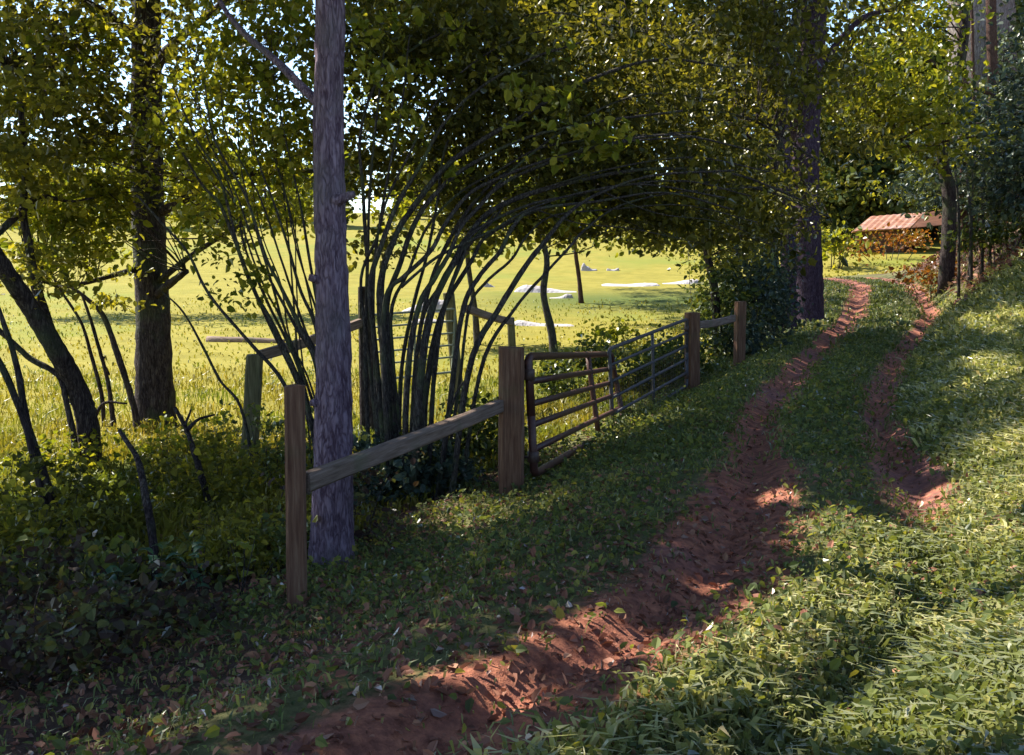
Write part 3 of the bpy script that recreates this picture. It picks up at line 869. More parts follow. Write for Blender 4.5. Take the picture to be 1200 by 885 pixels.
# --- thin upright shrub left of the violet trunk
r2 = np.random.default_rng(22)
shrub2 = empty('coppiced_shrub', on_ground(*P(360, 500, 10.9)[:2]), 'fan of thin leaning stems just left of the violet grey trunk', 'shrub')
T = [
    ([(368, 500), (345, 440), (300, 345), (279, 292), (258, 240), (237, 217), (205, 165), (169, 112)], .028, .010, 11.0, 11.4),
    ([(366, 505), (355, 457), (322, 384), (300, 345), (283, 305), (258, 210), (230, 163), (203, 102)], .026, .008, 10.8, 11.2),
    ([(380, 470), (371, 422), (355, 390), (331, 340), (311, 300), (288, 230), (251, 163), (240, 100)], .030, .008, 10.6, 10.8),
    ([(384, 480), (370, 385), (352, 340), (338, 290), (320, 235), (300, 180), (290, 110)], .022, .007, 10.9, 11.2),
    ([(388, 460), (374, 370), (362, 300), (352, 240), (336, 170), (320, 90)], .02, .007, 11.1, 11.4),
    ([(376, 500), (356, 440), (335, 390), (318, 330), (300, 270), (283, 200), (278, 140)], .02, .006, 11.3, 11.6),
    ([(352, 500), (330, 445), (293, 402), (245, 345), (220, 296), (190, 262), (160, 228)], .022, .010, 10.2, 10.6),
    ([(300, 520), (283, 480), (258, 446), (237, 405), (214, 365), (190, 342)], .022, .010, 11.5, 12.6),
    ([(362, 500), (350, 430), (346, 380), (340, 300), (332, 220), (330, 150)], .018, .006, 11.6, 12.0),
]
rj = random.Random(5)
def variant(l, dx, k):
    p_, a_, b_, c_, d_ = l
    n_ = len(p_) - 1
    return ([(q[0] + dx * (i / n_ + .25) + rj.uniform(-4, 4), q[1] + rj.uniform(-6, 6)) for i, q in enumerate(p_)], a_ * k, b_ * k, c_ + .35, d_ + .5)
T = T + [variant(T[i], dx, .7) for i, dx in ((0, 18), (1, 14), (2, 16), (3, 14), (4, -12), (5, 12), (2, -10), (8, 12))]
stems(shrub2, T, M['bark_stem'])
cop = add_blobs([(300, 60, 70, 80, 12, 1.0, 46), (250, 150, 80, 60, 12, 1.0, 40), (330, 170, 50, 70, 12, .8, 36), (290, 250, 70, 40, 12.2, .9, 14), (240, 275, 40, 30, 12, .6, 7), (320, 325, 30, 16, 11, .3, 2), (265, 350, 22, 14, 11, .3, 2),
                 (360, 60, 40, 90, 11.5, .7, 16)], 34, .15, r2)
twigs(shrub2, np.vstack(ANCH[shrub2.name]), list(CENT), r2, .005, 160)
foliage('foliage', cop, .078, .75, M['leaf_yellow'], shrub2, r2, .6, .25)

# --- overhead canopy added for shade, laid sunward of the lane, shared among its trees
CAN_R = np.random.default_rng(31)
def shade_canopy_points(n, gx, gy, hz, rng, keep=None):
    x = rng.uniform(gx[0], gx[1], n); y = rng.uniform(gy[0], gy[1], n)
    g = np.stack([x, y, terrain(x, y)], 1)
    h = rng.uniform(hz[0], hz[1], n)
    return g + SUN[None, :] * (h / SUN[2])[:, None]
can = np.vstack([shade_canopy_points(2700, (-8, 9), (-3, 7.6), (6.5, 10.5), CAN_R), shade_canopy_points(260, (-7, -1), (7.6, 9.8), (6.5, 10), CAN_R), shade_canopy_points(420, (.5, 9), (7.6, 10.3), (7, 10), CAN_R), shade_canopy_points(1500, (2, 12), (10.3, 21), (6.5, 10), CAN_R), shade_canopy_points(1500, (6, 21), (21, 60), (7, 12.5), CAN_R)])
can = clumps(can, .36, 40, CAN_R, .5)
can = can[(can[:, 1] < 26) | (can[:, 0] / can[:, 1] < .33)]
vis_top = 2.06 + .275 * can[:, 1] + .35      # keep it above what the lane looks through
can = can[(can[:, 2] > vis_top) | (can[:, 1] < 1) | (can[:, 0] > -3.5)]

class Tree:
    pass
trees = []
def tree(name, trunk_lines, mat, label, cat='tree', group=None, cxy=None, d=None):
    """trunk_lines: (world points, r0, r1, sides, flare)"""
    base = trunk_lines[0][0][0]
    b = on_ground(base[0], base[1])
    root = empty(name, b, label, cat, group)
    for i, (pts, r0, r1, sides, flare) in enumerate(trunk_lines):
        mb = MB()
        pts = [np.array(p, dtype=float) for p in pts]
        if i == 0: pts[0][2] = b[2] - .25
        cc = mb.tube(pts, r0, r1, sides, max(12, len(pts) * (9 if i == 0 else 5)), .09 if i == 0 else .12, flare)
        ANCH.setdefault(root.name, []).append(cc[len(cc) // 4:])
        mb.build('trunk' if i == 0 else 'limb', mat, root)
    T_ = Tree(); T_.root = root; T_.xy = np.array(cxy if cxy is not None else base[:2]); T_.base = b
    trees.append(T_)
    return root

def up(p, dx, dy, dz): return np.array(p) + np.array([dx, dy, dz])
# violet grey trunk
bp = P(388, 682, 7.25)
tp = P(386, -60, 7.35)
limbs = [([bp, P(390, 560, 7.25), P(391, 442, 7.3), P(388, 300, 7.3), P(385, 150, 7.35), tp, up(tp, -.1, .3, 2.5), up(tp, -.4, .5, 5.5)], .15, .075, 22, .75),
         ([P(374, 122, 7.35), P(350, 98, 7.6), P(322, 70, 8.0), P(281, 34, 8.6), P(255, -5, 9.2), P(240, -60, 10)], .036, .016, 8, 0),
         ([up(tp, 0, 0, 1.2), up(tp, -1.5, .2, 2.8), up(tp, -3.4, .6, 4.0), up(tp, -5, 1, 5)], .06, .02, 7, 0),
         ([up(tp, -.1, .1, 2.2), up(tp, -.9, -1.2, 3.6), up(tp, -1.8, -3, 4.6), up(tp, -2.6, -5, 5.2)], .05, .02, 7, 0)]
t_violet = tree('lane_tree', limbs, M['bark_violet'], 'straight violet grey trunk rising behind the sloping rail', cxy=(-3.5, 7.5))
for (px, py, dx, dz) in ((378, 330, -.11, .03), (399, 236, .12, .05), (377, 470, -.10, -.01)):
    mb = MB(); q = P(px + (10 if dx < 0 else -10), py, 7.25)
    mb.tube([q, q + np.array([dx * .8, -.02, dz * .5]), q + np.array([dx * 1.35, -.04, dz])], .05, .022, 9, 6, .12)
    mb.build('branch_stub', M['bark_violet'], t_violet)
# big dark trunk, left
b2 = G(181, 500)
d2 = float(b2[1])
lim2 = [([P(181, 500, d2), P(180, 400, d2), P(176, 300, d2), P(172, 200, d2), P(172, 60, d2), P(170, -60, d2), P(168, -200, d2)], .30, .17, 14, .25),
        ([P(180, 252, d2), P(205, 240, d2 - .2), P(237, 220, d2 - .5), P(271, 206, d2 - .8), P(320, 202, d2 - 1), P(372, 200, d2 - 1.2)], .085, .035, 8, 0),
        ([P(178, 338, d2), P(200, 318, d2 - .3), P(237, 291, d2 - .6), P(285, 262, d2 - 1)], .07, .02, 7, 0),
        ([P(184, 345, d2 - .2), P(200, 332, d2 - .5), P(218, 318, d2 - .8)], .07, .05, 7, 0),
        ([P(172, 312, d2), P(150, 318, d2 - .3), P(128, 324, d2 - .6), P(78, 336, d2 - 1), P(50, 330, d2 - 1.2)], .055, .02, 7, 0),
        ([P(174, 95, d2), P(190, 68, d2 - .4), P(212, 44, d2 - .8), P(252, 12, d2 - 1.4), P(290, -20, d2 - 2)], .09, .04, 7, 0),
        ([P(172, 60, d2), P(130, 20, d2 - .6), P(80, -10, d2 - 1.4)], .08, .04, 7, 0),
        ([P(172, 150, d2), P(120, 120, d2 - .5), P(60, 110, d2 - 1.2), P(10, 80, d2 - 2)], .06, .02, 7, 0)]
t_big = tree('big_tree', lim2, M['bark_dark'], 'thick dark trunk at left with mossy patches', cxy=b2[:2])
# left leaning tree
b3 = G(107, 546); d3 = float(b3[1])
lim3 = [([P(107, 546, d3), P(103, 500, d3), P(92, 460, d3), P(68, 414, d3 - .2), P(34, 358, d3 - .4), P(0, 308, d3 - .7), P(-60, 220, d3 - 1.2), P(-120, 80, d3 - 2)], .135, .09, 12, .15),
        ([P(66, 408, d3 - .2), P(52, 370, d3 - .1), P(44, 342, d3), P(34, 290, d3), P(27, 245, d3), P(30, 200, d3), P(24, 120, d3)], .075, .03, 8, 0),
        ([P(28, 245, d3), P(14, 258, d3 - .3), P(0, 272, d3 - .5), P(-30, 300, d3 - .8)], .05, .03, 7, 0),
        ([P(28, 240, d3), P(50, 230, d3), P(80, 236, d3 + .2), P(110, 232, d3 + .4)], .035, .012, 7, 0)]
t_lean = tree('leaning_tree', lim3, M['bark_dark'], 'dark forked trunk leaning to the left edge of the picture', cxy=b3[:2])

# thin sticks and saplings, left
def sapling(lines, label, mat=None, name='sapling', cat='sapling', group=None):
    c0 = lines[0]
    d = c0[3]
    p = P(c0[0][0][0], c0[0][0][1], d)
    root = empty(name, on_ground(p[0], p[1]), label, cat, group)
    stems(root, lines, mat or M['bark_dark'])
    return root
GS = 'thin bare saplings at the meadow edge'
def dg(px, py): return float(G(px, py)[1])
e = dg(92, 548)
sapling([([(92, 548), (86, 510), (78, 473), (68, 440), (34, 419), (0, 388), (-40, 360)], .042, .03, e, e)], 'kinked dark sapling crossing in front of the leaning trunk', group=GS)
e = dg(70, 612)
sapling([([(72, 618), (54, 561), (32, 496), (20, 430), (2, 372), (-20, 320)], .04, .02, e, e), ([(64, 620), (46, 565), (30, 500), (2, 430), (-30, 380)], .04, .025, e - .1, e - .2)],
        'pair of crossed thin stems at the far left edge', group=GS)
e = dg(120, 500)
sapling([([(122, 505), (119, 463), (108, 420), (95, 378), (72, 342), (60, 320)], .035, .018, e, e)], 'thin sapling leaning left, third stem left of the thick trunk', group=GS)
sapling([([(134, 505), (132, 487), (127, 450), (118, 415), (105, 371), (96, 345)], .045, .018, e - .2, e - .2), ([(127, 440), (121, 424), (122, 418)], .03, .02, e - .2, e - .2)], 'broken topped sapling between the leaning and the thick trunk', group=GS)
sapling([([(162, 520), (157, 478), (139, 419), (122, 372), (104, 352), (84, 337)], .055, .03, e - .4, e - .4), ([(104, 466), (120, 474), (149, 473)], .03, .015, e - .4, e - .4)], 'stout mossy sapling leaning against the left side of the thick trunk', group=GS)
e = dg(240, 600)
sapling([([(250, 610), (237, 561), (226, 525), (217, 500), (205, 478)], .038, .02, e, e + .6), ([(218, 505), (232, 492), (252, 486)], .022, .01, e + .3, e + .5), ([(216, 500), (221, 488), (224, 480)], .018, .008, e + .4, e + .5)],
        'short dark snag with stubby twigs right of the thick trunk', group=GS, name='snag', cat='snag')
e = dg(182, 690)
sapling([([(184, 690), (180, 640), (170, 578), (162, 540), (149, 518), (140, 505)], .035, .016, e, e + .8)], 'crooked stem rising from the dark undergrowth below the thick trunk', group=GS, name='snag', cat='snag')
# small trunks in the middle
def small_tree(lines, label, mat, blobs=None, lm='leaf_olive', per=26, size=.09, sig=.2, seed=5, name='young_tree', opening=True, group=None, upb=.6):
    c0 = lines[0]
    p = P(c0[0][0][0], c0[0][0][1], c0[3])
    root = empty(name, on_ground(p[0], p[1]), label, 'tree', group)
    for i, (pts, r0, r1, d0, d1) in enumerate(lines):
        mb = MB(); c = px_line(pts, d0, d1)
        if i == 0: c[0][2] = terrain(c[0][0], c[0][1]) - .1
        cc = mb.tube(c, r0, r1, 8, None, .10, .15 if i == 0 else 0)
        ANCH.setdefault(root.name, []).append(cc[len(cc) // 3:])
        mb.build('trunk' if i == 0 else 'limb', mat, root)
    if blobs:
        r = np.random.default_rng(seed)
        lv = add_blobs(blobs, per, sig, r)
        twigs(root, np.vstack(ANCH[root.name]), list(CENT), r, .0006 * c0[3], 60, 4)
        foliage('crown', lv, size, .72, M[lm], root, r, upb, .25, opening)
    return root
small_tree([([(650, 425), (648, 400), (637, 345), (641, 305), (632, 265), (634, 220), (630, 150)], .085, .03, 19.5, 19.5)],
           'slim crooked green trunk between the far rail and the red gate', M['bark_stem'],
           [(630, 200, 80, 60, 20, 1.5, 26), (600, 262, 60, 24, 20, 1, 8), (670, 275, 50, 18, 20, 1, 6)], 'leaf_yellow', 26, .10, .3, 51)
small_tree([([(681, 372), (679, 330), (674, 290), (672, 240), (668, 180)], .12, .06, 48, 48)], 'slender reddish trunk standing out in the sunlit meadow', M['bark_red'],
           [(690, 235, 90, 32, 48, 3, 26), (650, 255, 60, 24, 48, 3, 14)], 'leaf_yellow', 26, .24, .6, 52)
small_tree([([(842, 390), (838, 345), (829, 300), (824, 262), (815, 210), (812, 150)], .10, .05, 22, 22)], 'slim dark trunk behind the blue grey gate post', M['bark_dark'],
           [(820, 240, 90, 50, 22, 1.5, 30), (850, 290, 50, 20, 22, 1, 7), (790, 275, 40, 18, 22, 1, 5)], 'leaf_olive', 26, .12, .3, 53)

small_tree([([(560, 410), (556, 360), (548, 300), (552, 240), (560, 150)], .10, .04, 30, 30), ([(550, 260), (520, 220), (490, 190)], .05, .02, 30, 30), ([(551, 250), (590, 215), (620, 190)], .05, .02, 30, 30)],
           'golden leaved young tree in the meadow seen between the arching stems', M['bark_stem'],
           [(540, 215, 90, 46, 30, 2, 46), (470, 240, 70, 34, 30, 2, 24), (600, 235, 70, 34, 31, 2, 26), (560, 275, 90, 22, 30, 1.5, 24), (450, 160, 60, 60, 31, 2, 20)], 'leaf_yellow', 28, .16, .42, 54)
small_tree([([(838, 368), (836, 330), (828, 290), (815, 240), (800, 160)], .11, .05, 38, 38), ([(830, 290), (860, 245), (880, 215)], .06, .02, 38, 38), ([(822, 265), (760, 240), (690, 225)], .06, .02, 38, 38)],
           'golden leaved tree behind the slim dark trunk and the last fence posts', M['bark_dark'],
           [(770, 225, 100, 44, 38, 2.5, 52), (690, 240, 70, 34, 38, 2, 26), (840, 250, 60, 36, 38, 2, 26), (770, 272, 100, 18, 38, 1.5, 26)], 'leaf_yellow', 28, .2, .5, 55)
small_tree([([(184, 408), (182, 360), (178, 300), (186, 240), (200, 160)], .13, .06, 42, 42), ([(178, 290), (150, 250), (120, 220)], .06, .02, 42, 42), ([(182, 260), (240, 232), (310, 215)], .06, .02, 42, 42)],
           'tree standing out in the meadow behind the thick dark trunk', M['bark_dark'],
           [(240, 215, 110, 40, 42, 3, 60), (120, 225, 90, 40, 42, 3, 44), (330, 225, 60, 36, 42, 2, 34), (30, 225, 60, 40, 42, 2, 34), (240, 252, 130, 14, 42, 2, 34), (60, 250, 70, 14, 42, 2, 16), (350, 245, 40, 20, 42, 2, 14)], 'leaf_yellow', 28, .22, .5, 56)

# big double trunk by the bend
bt = P(948, 366, 28.5)
DB = 28.5
t_bend = tree('bend_tree', [([P(948, 366, DB), P(946, 300, DB), P(944, 220, DB), P(946, 120, DB), P(954, 0, DB), P(958, -120, DB), P(960, -260, DB)], .42, .3, 14, .25),
        ([P(950, 110, DB), P(975, 60, DB), P(1010, 22, DB), P(1050, 10, DB)], .12, .05, 8, 0),
        ([P(944, 180, DB), P(900, 110, DB), P(850, 70, DB - 1)], .13, .05, 8, 0)],
        M['bark_purple'], 'massive violet dark trunk where the lane bends out of sight', cxy=bt[:2])
tree('bend_tree', [([P(924, 372, 26.5), P(924, 300, 26.5), P(921, 220, 26.5), P(912, 120, 26.5), P(900, 0, 26.5), P(890, -120, 26.5)], .23, .15, 12, .2),
        ([P(921, 220, 26.5), P(890, 170, 26), P(850, 140, 25)], .1, .04, 8, 0)],
        M['bark_purple'], 'second violet trunk tight against the left of the massive one', cxy=P(924, 372, 26.5)[:2])
tree('bend_tree', [([P(905, 385, 25), P(906, 320, 25), P(908, 240, 25), P(915, 150, 25), P(930, 40, 25), P(940, -60, 25)], .13, .08, 10, .2)],
        M['bark_dark'], 'thin dark trunk leftmost of the three at the bend', cxy=P(905, 385, 25)[:2])
def clear_of(p, trunk_xy, half, keep, rng):
    """thin the leaves that hang on the lane side of a trunk"""
    k = trunk_xy[0] / trunk_xy[1]
    hit = (np.abs(p[:, 0] / np.maximum(p[:, 1], 1) - k) < half) & (p[:, 1] < trunk_xy[1])
    return p[~hit | (rng.uniform(0, 1, len(p)) < keep)]
r3 = np.random.default_rng(33)
bendf = add_blobs([(900, 60, 110, 90, 27, 2.5, 80), (830, 130, 90, 90, 26, 2, 60), (960, 150, 60, 90, 30, 2, 30), (880, 230, 70, 60, 25, 1.5, 40), (900, 300, 40, 30, 24, 1, 12), (760, 60, 90, 80, 26, 2, 50),
                   (940, -60, 200, 90, 28, 4, 120), (800, -90, 200, 90, 28, 5, 100)], 44, .5, r3)
bendf = clear_of(bendf, P(935, 366, DB)[:2], .030, .22, r3)
twigs(t_bend, np.vstack(ANCH[t_bend.name]), list(CENT), r3, .012, 120, 7)
foliage('crown', bendf, .17, .72, M['leaf_arch'], t_bend, r3, .5, .25, .4)

# right hand trees on the bank
RT = 'trees on the wooded bank'
small_tree([([(1111, 284), (1113, 240), (1108, 205), (1104, 182), (1112, 130), (1128, 60), (1135, -40)], .25, .14, 35, 35),
            ([(1106, 200), (1086, 186), (1062, 170), (1045, 152), (1015, 120), (985, 96)], .09, .03, 35, 33)],
           'ivy dark tree at the foot of the bank with one limb reaching left', M['bark_dark'],
           [(1050, 130, 75, 55, 33, 2.2, 46), (1010, 90, 50, 50, 33, 2, 26), (1090, 170, 60, 40, 34, 2, 20), (1030, 40, 70, 40, 33, 2, 26), (1090, 20, 50, 50, 34, 2, 26), (1090, 90, 40, 40, 34, 2, 12), (1070, 225, 50, 22, 50, 2, 10), (1160, 130, 50, 30, 31, 2, 8)],
           'leaf_yellow', 30, .20, .42, 61, group=RT)
small_tree([([(1168, 250), (1166, 180), (1164, 110), (1162, 40), (1160, -60)], .24, .16, 38, 38), ([(1166, 113), (1120, 92), (1080, 64), (1045, 40), (1010, 18)], .075, .025, 37, 34)],
           'brown trunk high on the bank with a long bare branch sloping down to it', M['bark_red'],
           [(1175, 160, 50, 60, 37, 2, 46), (1150, 210, 50, 40, 37, 2, 30)], 'leaf_blue', 34, .2, .5, 62, group=RT)
small_tree([([(1132, 240), (1130, 170), (1130, 100), (1126, 40), (1128, -60)], .17, .13, 42, 42)], 'knobbly brown trunk at the top right, left of the long branch foot', M['bark_red'],
           [(1130, 150, 40, 50, 42, 2, 36), (1100, 215, 40, 30, 42, 2, 24)], 'leaf_blue', 34, .22, .5, 63, group=RT)
small_tree([([(1142, 240), (1141, 150), (1140, 60), (1137, -60)], .07, .06, 41, 41)], 'very thin straight trunk beside the knobbly brown one', M['bark_red'], group=RT)
small_tree([([(1225, 300), (1222, 200), (1215, 80), (1212, -60)], .22, .16, 26, 26)], 'dark tree at the right edge whose blue green leaves hang over the bank', M['bark_dark'],
           [(1192, 120, 34, 50, 26, 1.5, 20), (1200, 190, 46, 50, 26, 1.5, 32), (1170, 236, 34, 26, 27, 1.2, 14), (1225, 20, 20, 60, 26, 1.5, 20)], 'leaf_blue', 40, .14, .34, 64, group=RT)
small_tree([([(1158, 250), (1156, 180), (1152, 90), (1148, 0), (1146, -90)], 1.55, 1.45, 47, 47)], 'very broad pale grey brown trunk at the top right behind the thin brown ones', M['bark_pale'],
           [(1120, 190, 60, 50, 45, 2, 60), (1170, 200, 50, 40, 44, 2, 40), (1190, 60, 24, 60, 44, 2, 22)], 'leaf_blue', 30, .22, .5, 65, group=RT)
GT = 'thin green stems on the bank'
for k, (x0, y0, x1, y1, w) in enumerate([(1126, 300, 1119, 200, .045), (1140, 296, 1133, 210, .06), (1152, 298, 1150, 215, .05), (1136, 300, 1140, 190, .035), (1160, 292, 1166, 200, .04)]):
    small_tree([([(x0, y0), ((x0 + x1) / 2 + 1, (y0 + y1) / 2), (x1, y1)], w, w * .6, 30 + k * .5, 30 + k * .5)],
               ['leftmost thin green stem right of the ivy dark tree', 'stoutest green stem on the bank, second from the ivy dark tree', 'upright green stem in the middle of the bank cluster',
                'thinnest green stem leaning right in the bank cluster', 'rightmost green stem below the hanging blue green leaves'][k], M['bark_stem'], group=GT, name='green_shoot')

# --- foliage of the left trees
r4 = np.random.default_rng(44)
big = add_blobs([
    (60, 60, 110, 80, 14, 1.6, 120), (170, 50, 80, 80, 14.5, 1.5, 70), (60, 160, 90, 60, 14, 1.4, 60), (150, 160, 70, 50, 14.5, 1.2, 34), (110, 120, 80, 50, 13.5, 1.2, 34),
    (60, -60, 200, 80, 14, 3, 120), (260, -40, 120, 60, 14, 2, 50), (340, -60, 120, 60, 13, 2, 40)], 42, .24, r4, .45)
big = clear_of(big[r4.uniform(0, 1, len(big)) < .52], b2[:2] + [-.1, .3], .026, .25, r4)
twigs(t_big, np.vstack(ANCH[t_big.name]), list(CENT), r4, .008, 200, 4)
foliage('crown', big, .10, .7, M['leaf_arch'], t_big, r4, .7, .2)
big2 = add_blobs([(40, 230, 70, 60, 13.5, 1.0, 28), (110, 250, 60, 50, 14, 1.0, 30), (100, 300, 60, 30, 14, .8, 14), (140, 200, 50, 50, 13.8, .8, 14), (210, 200, 60, 50, 13.8, 1, 12), (60, 300, 50, 20, 13, .8, 7), (130, 90, 120, 70, 12.8, .6, 16), (240, 90, 60, 60, 13.6, 1, 12)], 38, .2, r4, .35)
big2 = clear_of(big2, b2[:2] + [-.05, .3], .02, .35, r4)
twigs(t_big, np.vstack(ANCH[t_big.name]), list(CENT), r4, .008, 100, 4)
foliage('crown', big2, .10, .62, M['leaf_yellow'], t_big, r4, 1.2, .1)
lf3 = add_blobs([(20, 210, 60, 60, 12.2, .7, 18), (30, 310, 40, 26, 12, .5, 5), (-40, 120, 100, 120, 11, 1.5, 60), (70, 340, 30, 12, 12, .3, 3), (150, 340, 30, 24, 15, .4, 4)], 36, .17, r4, .4)
foliage('crown', lf3, .09, .66, M['leaf_olive'], t_lean, r4, 1.0, .15)

# --- trees outside the frame that shade the lane
def off_tree(x, y, h, label, lean=(0, 0)):
    b = on_ground(x, y)
    main = [b, up(b, .1 + lean[0] * .3, .05, h * .35), up(b, lean[0] * .7, lean[1] * .6, h * .7), up(b, lean[0], lean[1], h)]
    ls = [(main, .24, .09, 10, .3)]
    r = random.Random(int(x * 10))
    for k in range(5):
        a = k * 2.4 + r.random(); s = main[1] * (1 - k / 6) + main[3] * (k / 6)
        ls.append(([s, s + np.array([math.cos(a) * 1.4, math.sin(a) * 1.4, 1.2]), s + np.array([math.cos(a) * 3, math.sin(a) * 3, 2.0])], .08, .02, 6, 0))
    return tree('lane_tree', ls, M['bark_dark'], label, 'tree', 'trees along the lane', (x, y))
off_tree(-8.2, 3.5, 9.5, 'tree out of view left of the viewer that shades the foreground')
off_tree(-13.5, 9.0, 10, 'tree out of view at the left over the meadow edge')
off_tree(-5.5, -2.5, 9, 'tree out of view behind the viewer on the left')
off_tree(8.5, 2.0, 9, 'tree out of view on the bank right of the viewer')
off_tree(2.5, -6.5, 9, 'tree out of view behind the viewer beside the lane')
# crowns: the added shade canopy is divided among the trees under it, plus crowns on the right and behind
r5 = np.random.default_rng(55)
def ell(c, r, n): return np.array(c) + unit(r5.normal(size=(n, 3))) * (r5.uniform(.3, 1, n) ** .5)[:, None] * np.array(r)
extra = np.vstack([clumps(ell((8.5, 2, 9), (3.6, 4, 2.6), 150), .34, 36, r5), clumps(ell((2.5, -6.5, 8.5), (4.5, 3.2, 2.6), 170), .34, 36, r5)])
can = np.vstack([clear_of(can[can[:, 1] < 28], P(935, 366, DB)[:2], .030, .12, r5), can[can[:, 1] >= 28]])
allc = np.vstack([can, extra])
cand = [t for t in trees if t.root.name.startswith(('lane_tree', 'bend_tree'))]
D = np.stack([np.linalg.norm(allc[:, :2] - t.xy, axis=1) for t in cand], 1)
who = D.argmin(1)
for i, t in enumerate(cand):
    if (who == i).any(): foliage('crown', allc[who == i], .17, .75, M['leaf_dark'], t.root, r5, 1.0, .2)

# ================================================================== HEDGE, UNDERGROWTH, BUSHES
def bush(name, blobs, lm, size, per, sig, label, cat='bush', group=None, seed=1, aspect=.75, upb=.7, nst=6, world_=None, opening=True):
    r = np.random.default_rng(seed)
    c = add_blobs(blobs, per, sig, r, .7) if world_ is None else world_
    x, y = c[:, 0].mean(), c[:, 1].mean()
    root = empty(name, on_ground(x, y), label, cat, group)
    g = terrain(c[:, 0], c[:, 1])
    c = c[c[:, 2] > g + .01]
    b = parent_origin(root)
    mb = MB()
    for k in range(nst):
        q = c[r.integers(len(c))]
        s = np.array([b[0] + (q[0] - b[0]) * .5, b[1] + (q[1] - b[1]) * .5, 0]); s[2] = terrain(s[0], s[1]) - .05
        mid_ = (s + q) / 2 + np.array([r.normal() * .05, r.normal() * .05, .08])
        mb.tube([s, mid_, q], size * .12, size * .04, 5, 6, .05)
    st = mb.build('stems', M['bark_stem'], root); st['kind'] = 'stuff'
    foliage('foliage', c, size, aspect, M[lm], root, r, upb, .2, opening)
    return root
HG = 'dark hedge bushes beyond the lane fence'
bush('hedge_bush', [(880, 340, 26, 60, 22.5, .9, 60), (868, 395, 30, 26, 21.5, .6, 24)], 'leaf_blue', .10, 40, .25, 'dark blue hedge bush right behind the last fence post', 'hedge', HG, 71)
bush('hedge_bush', [(905, 330, 22, 50, 24.5, .8, 44), (900, 370, 22, 26, 23.5, .6, 22)], 'leaf_blue', .10, 40, .25, 'dark hedge bush just left of the trunks at the bend', 'hedge', HG, 72)
bush('hedge_bush', [(850, 370, 26, 60, 21.8, .7, 40), (835, 340, 26, 40, 24, .8, 26)], 'leaf_dark', .10, 40, .25, 'dark hedge bush showing through the short rail', 'hedge', HG, 73)
bush('hedge_bush', [(790, 425, 40, 30, 19.5, .8, 34), (760, 430, 34, 20, 18.2, .6, 20)], 'leaf_dark', .09, 36, .2, 'low dark bush seen through the blue grey gate', 'bush', HG, 74)
bush('low_bush', [(690, 420, 44, 16, 19.5, .6, 26), (655, 440, 34, 20, 18, .6, 14)], 'leaf_dark', .09, 36, .16, 'low dark bush seen over the top of the red gate', 'bush', None, 75)
bush('low_bush', [(560, 500, 50, 44, 11.6, .5, 26), (500, 530, 60, 30, 10.8, .5, 26)], 'leaf_dark', .075, 34, .12, 'dark bush at the feet of the arching stems', 'bush', None, 76)
bush('low_bush', [(445, 560, 60, 44, 9.8, .5, 44), (520, 555, 50, 26, 10, .4, 20)], 'leaf_blue', .07, 34, .12, 'deep shaded bush right of the violet trunk under the rail', 'bush', None, 77)
bush('low_bush', [(725, 395, 40, 10, 27, .8, 12)], 'leaf_yellow', .12, 30, .25, 'yellow green weeds in the meadow seen above the blue grey gate', 'bush', None, 78)
bush('rust_bush', [(1058, 281, 32, 3, 80, 1.5, 16), (1010, 288, 26, 2, 76, 1.5, 8)], 'leaf_rust', .26, 26, .7, 'orange brown bushes in front of the tin roofed barn', 'bush', None, 79, opening=False)
bush('meadow_bush', [(975, 284, 16, 8, 74, 1.5, 16)], 'leaf_yellow', .4, 26, .8, 'yellow green bush right of the massive trunk beyond the bend', 'bush', None, 80, opening=False)
bush('bank_bush', [(1150, 275, 40, 14, 31, 1.4, 24), (1185, 262, 30, 14, 30, 1.2, 18)], 'leaf_dark', .14, 30, .3, 'dark bushes along the top of the shaded bank', 'bush', None, 81)
bush('bank_bush', [(1090, 322, 36, 16, 36, 1, 14)], 'leaf_rust', .14, 30, .3, 'russet weeds on the bank where the lane bends', 'bush', None, 82)

# undergrowth left of the fence
UG = 'leafy undergrowth left of the fence'
def ug(px, py, rx, ry, n, lm, label, seed, size=.062, lift=.0, per=22, sig=.10):
    g = G(px, py); d = float(g[1])
    r = np.random.default_rng(seed)
    k = d / 1200
    c = np.array([g[0], g[1]]) + r.normal(size=(n, 2)) * np.array([rx * k, rx * k * .8]) * .6
    z = terrain(c[:, 0], c[:, 1]) + lift + r.uniform(0, 1, n) ** 1.3 * ry * k * 1.6
    w = clumps(np.stack([c[:, 0], c[:, 1], z], 1), sig, per, r, .5)
    w = w[(w[:, 0] < fx(w[:, 1]) - .15)]
    bush('undergrowth_bush', None, lm, size, 0, 0, label, 'undergrowth', UG, seed, .8, 1.1, 14, w)
ug(60, 640, 80, 60, 50, 'leaf_arch', 'olive leafy brambles at the far left edge below the crossed stems', 101)
ug(150, 610, 80, 50, 50, 'leaf_arch', 'lit olive undergrowth beneath the thick dark trunk', 102)
ug(260, 590, 70, 50, 46, 'leaf_olive', 'dark green undergrowth under the mossy meadow post', 103)
ug(320, 560, 50, 50, 34, 'plant', 'blue green leaves left of the nearest post', 104)
ug(40, 740, 80, 60, 36, 'bramble', 'shadowy brambles in the lower left corner', 105)
ug(270, 680, 60, 40, 26, 'leaf_olive', 'sprays of small olive leaves left of the nearest post foot', 106, .05)
ug(130, 690, 80, 30, 34, 'plant', 'broad leaved dark green plants in the left foreground', 107, .075)
ug(230, 540, 60, 30, 30, 'leaf_yellow', 'sunlit weeds right of the thick dark trunk', 108)
ug(60, 560, 70, 30, 30, 'leaf_yellow', 'sunlit tall weeds left of the leaning trunk foot', 109)
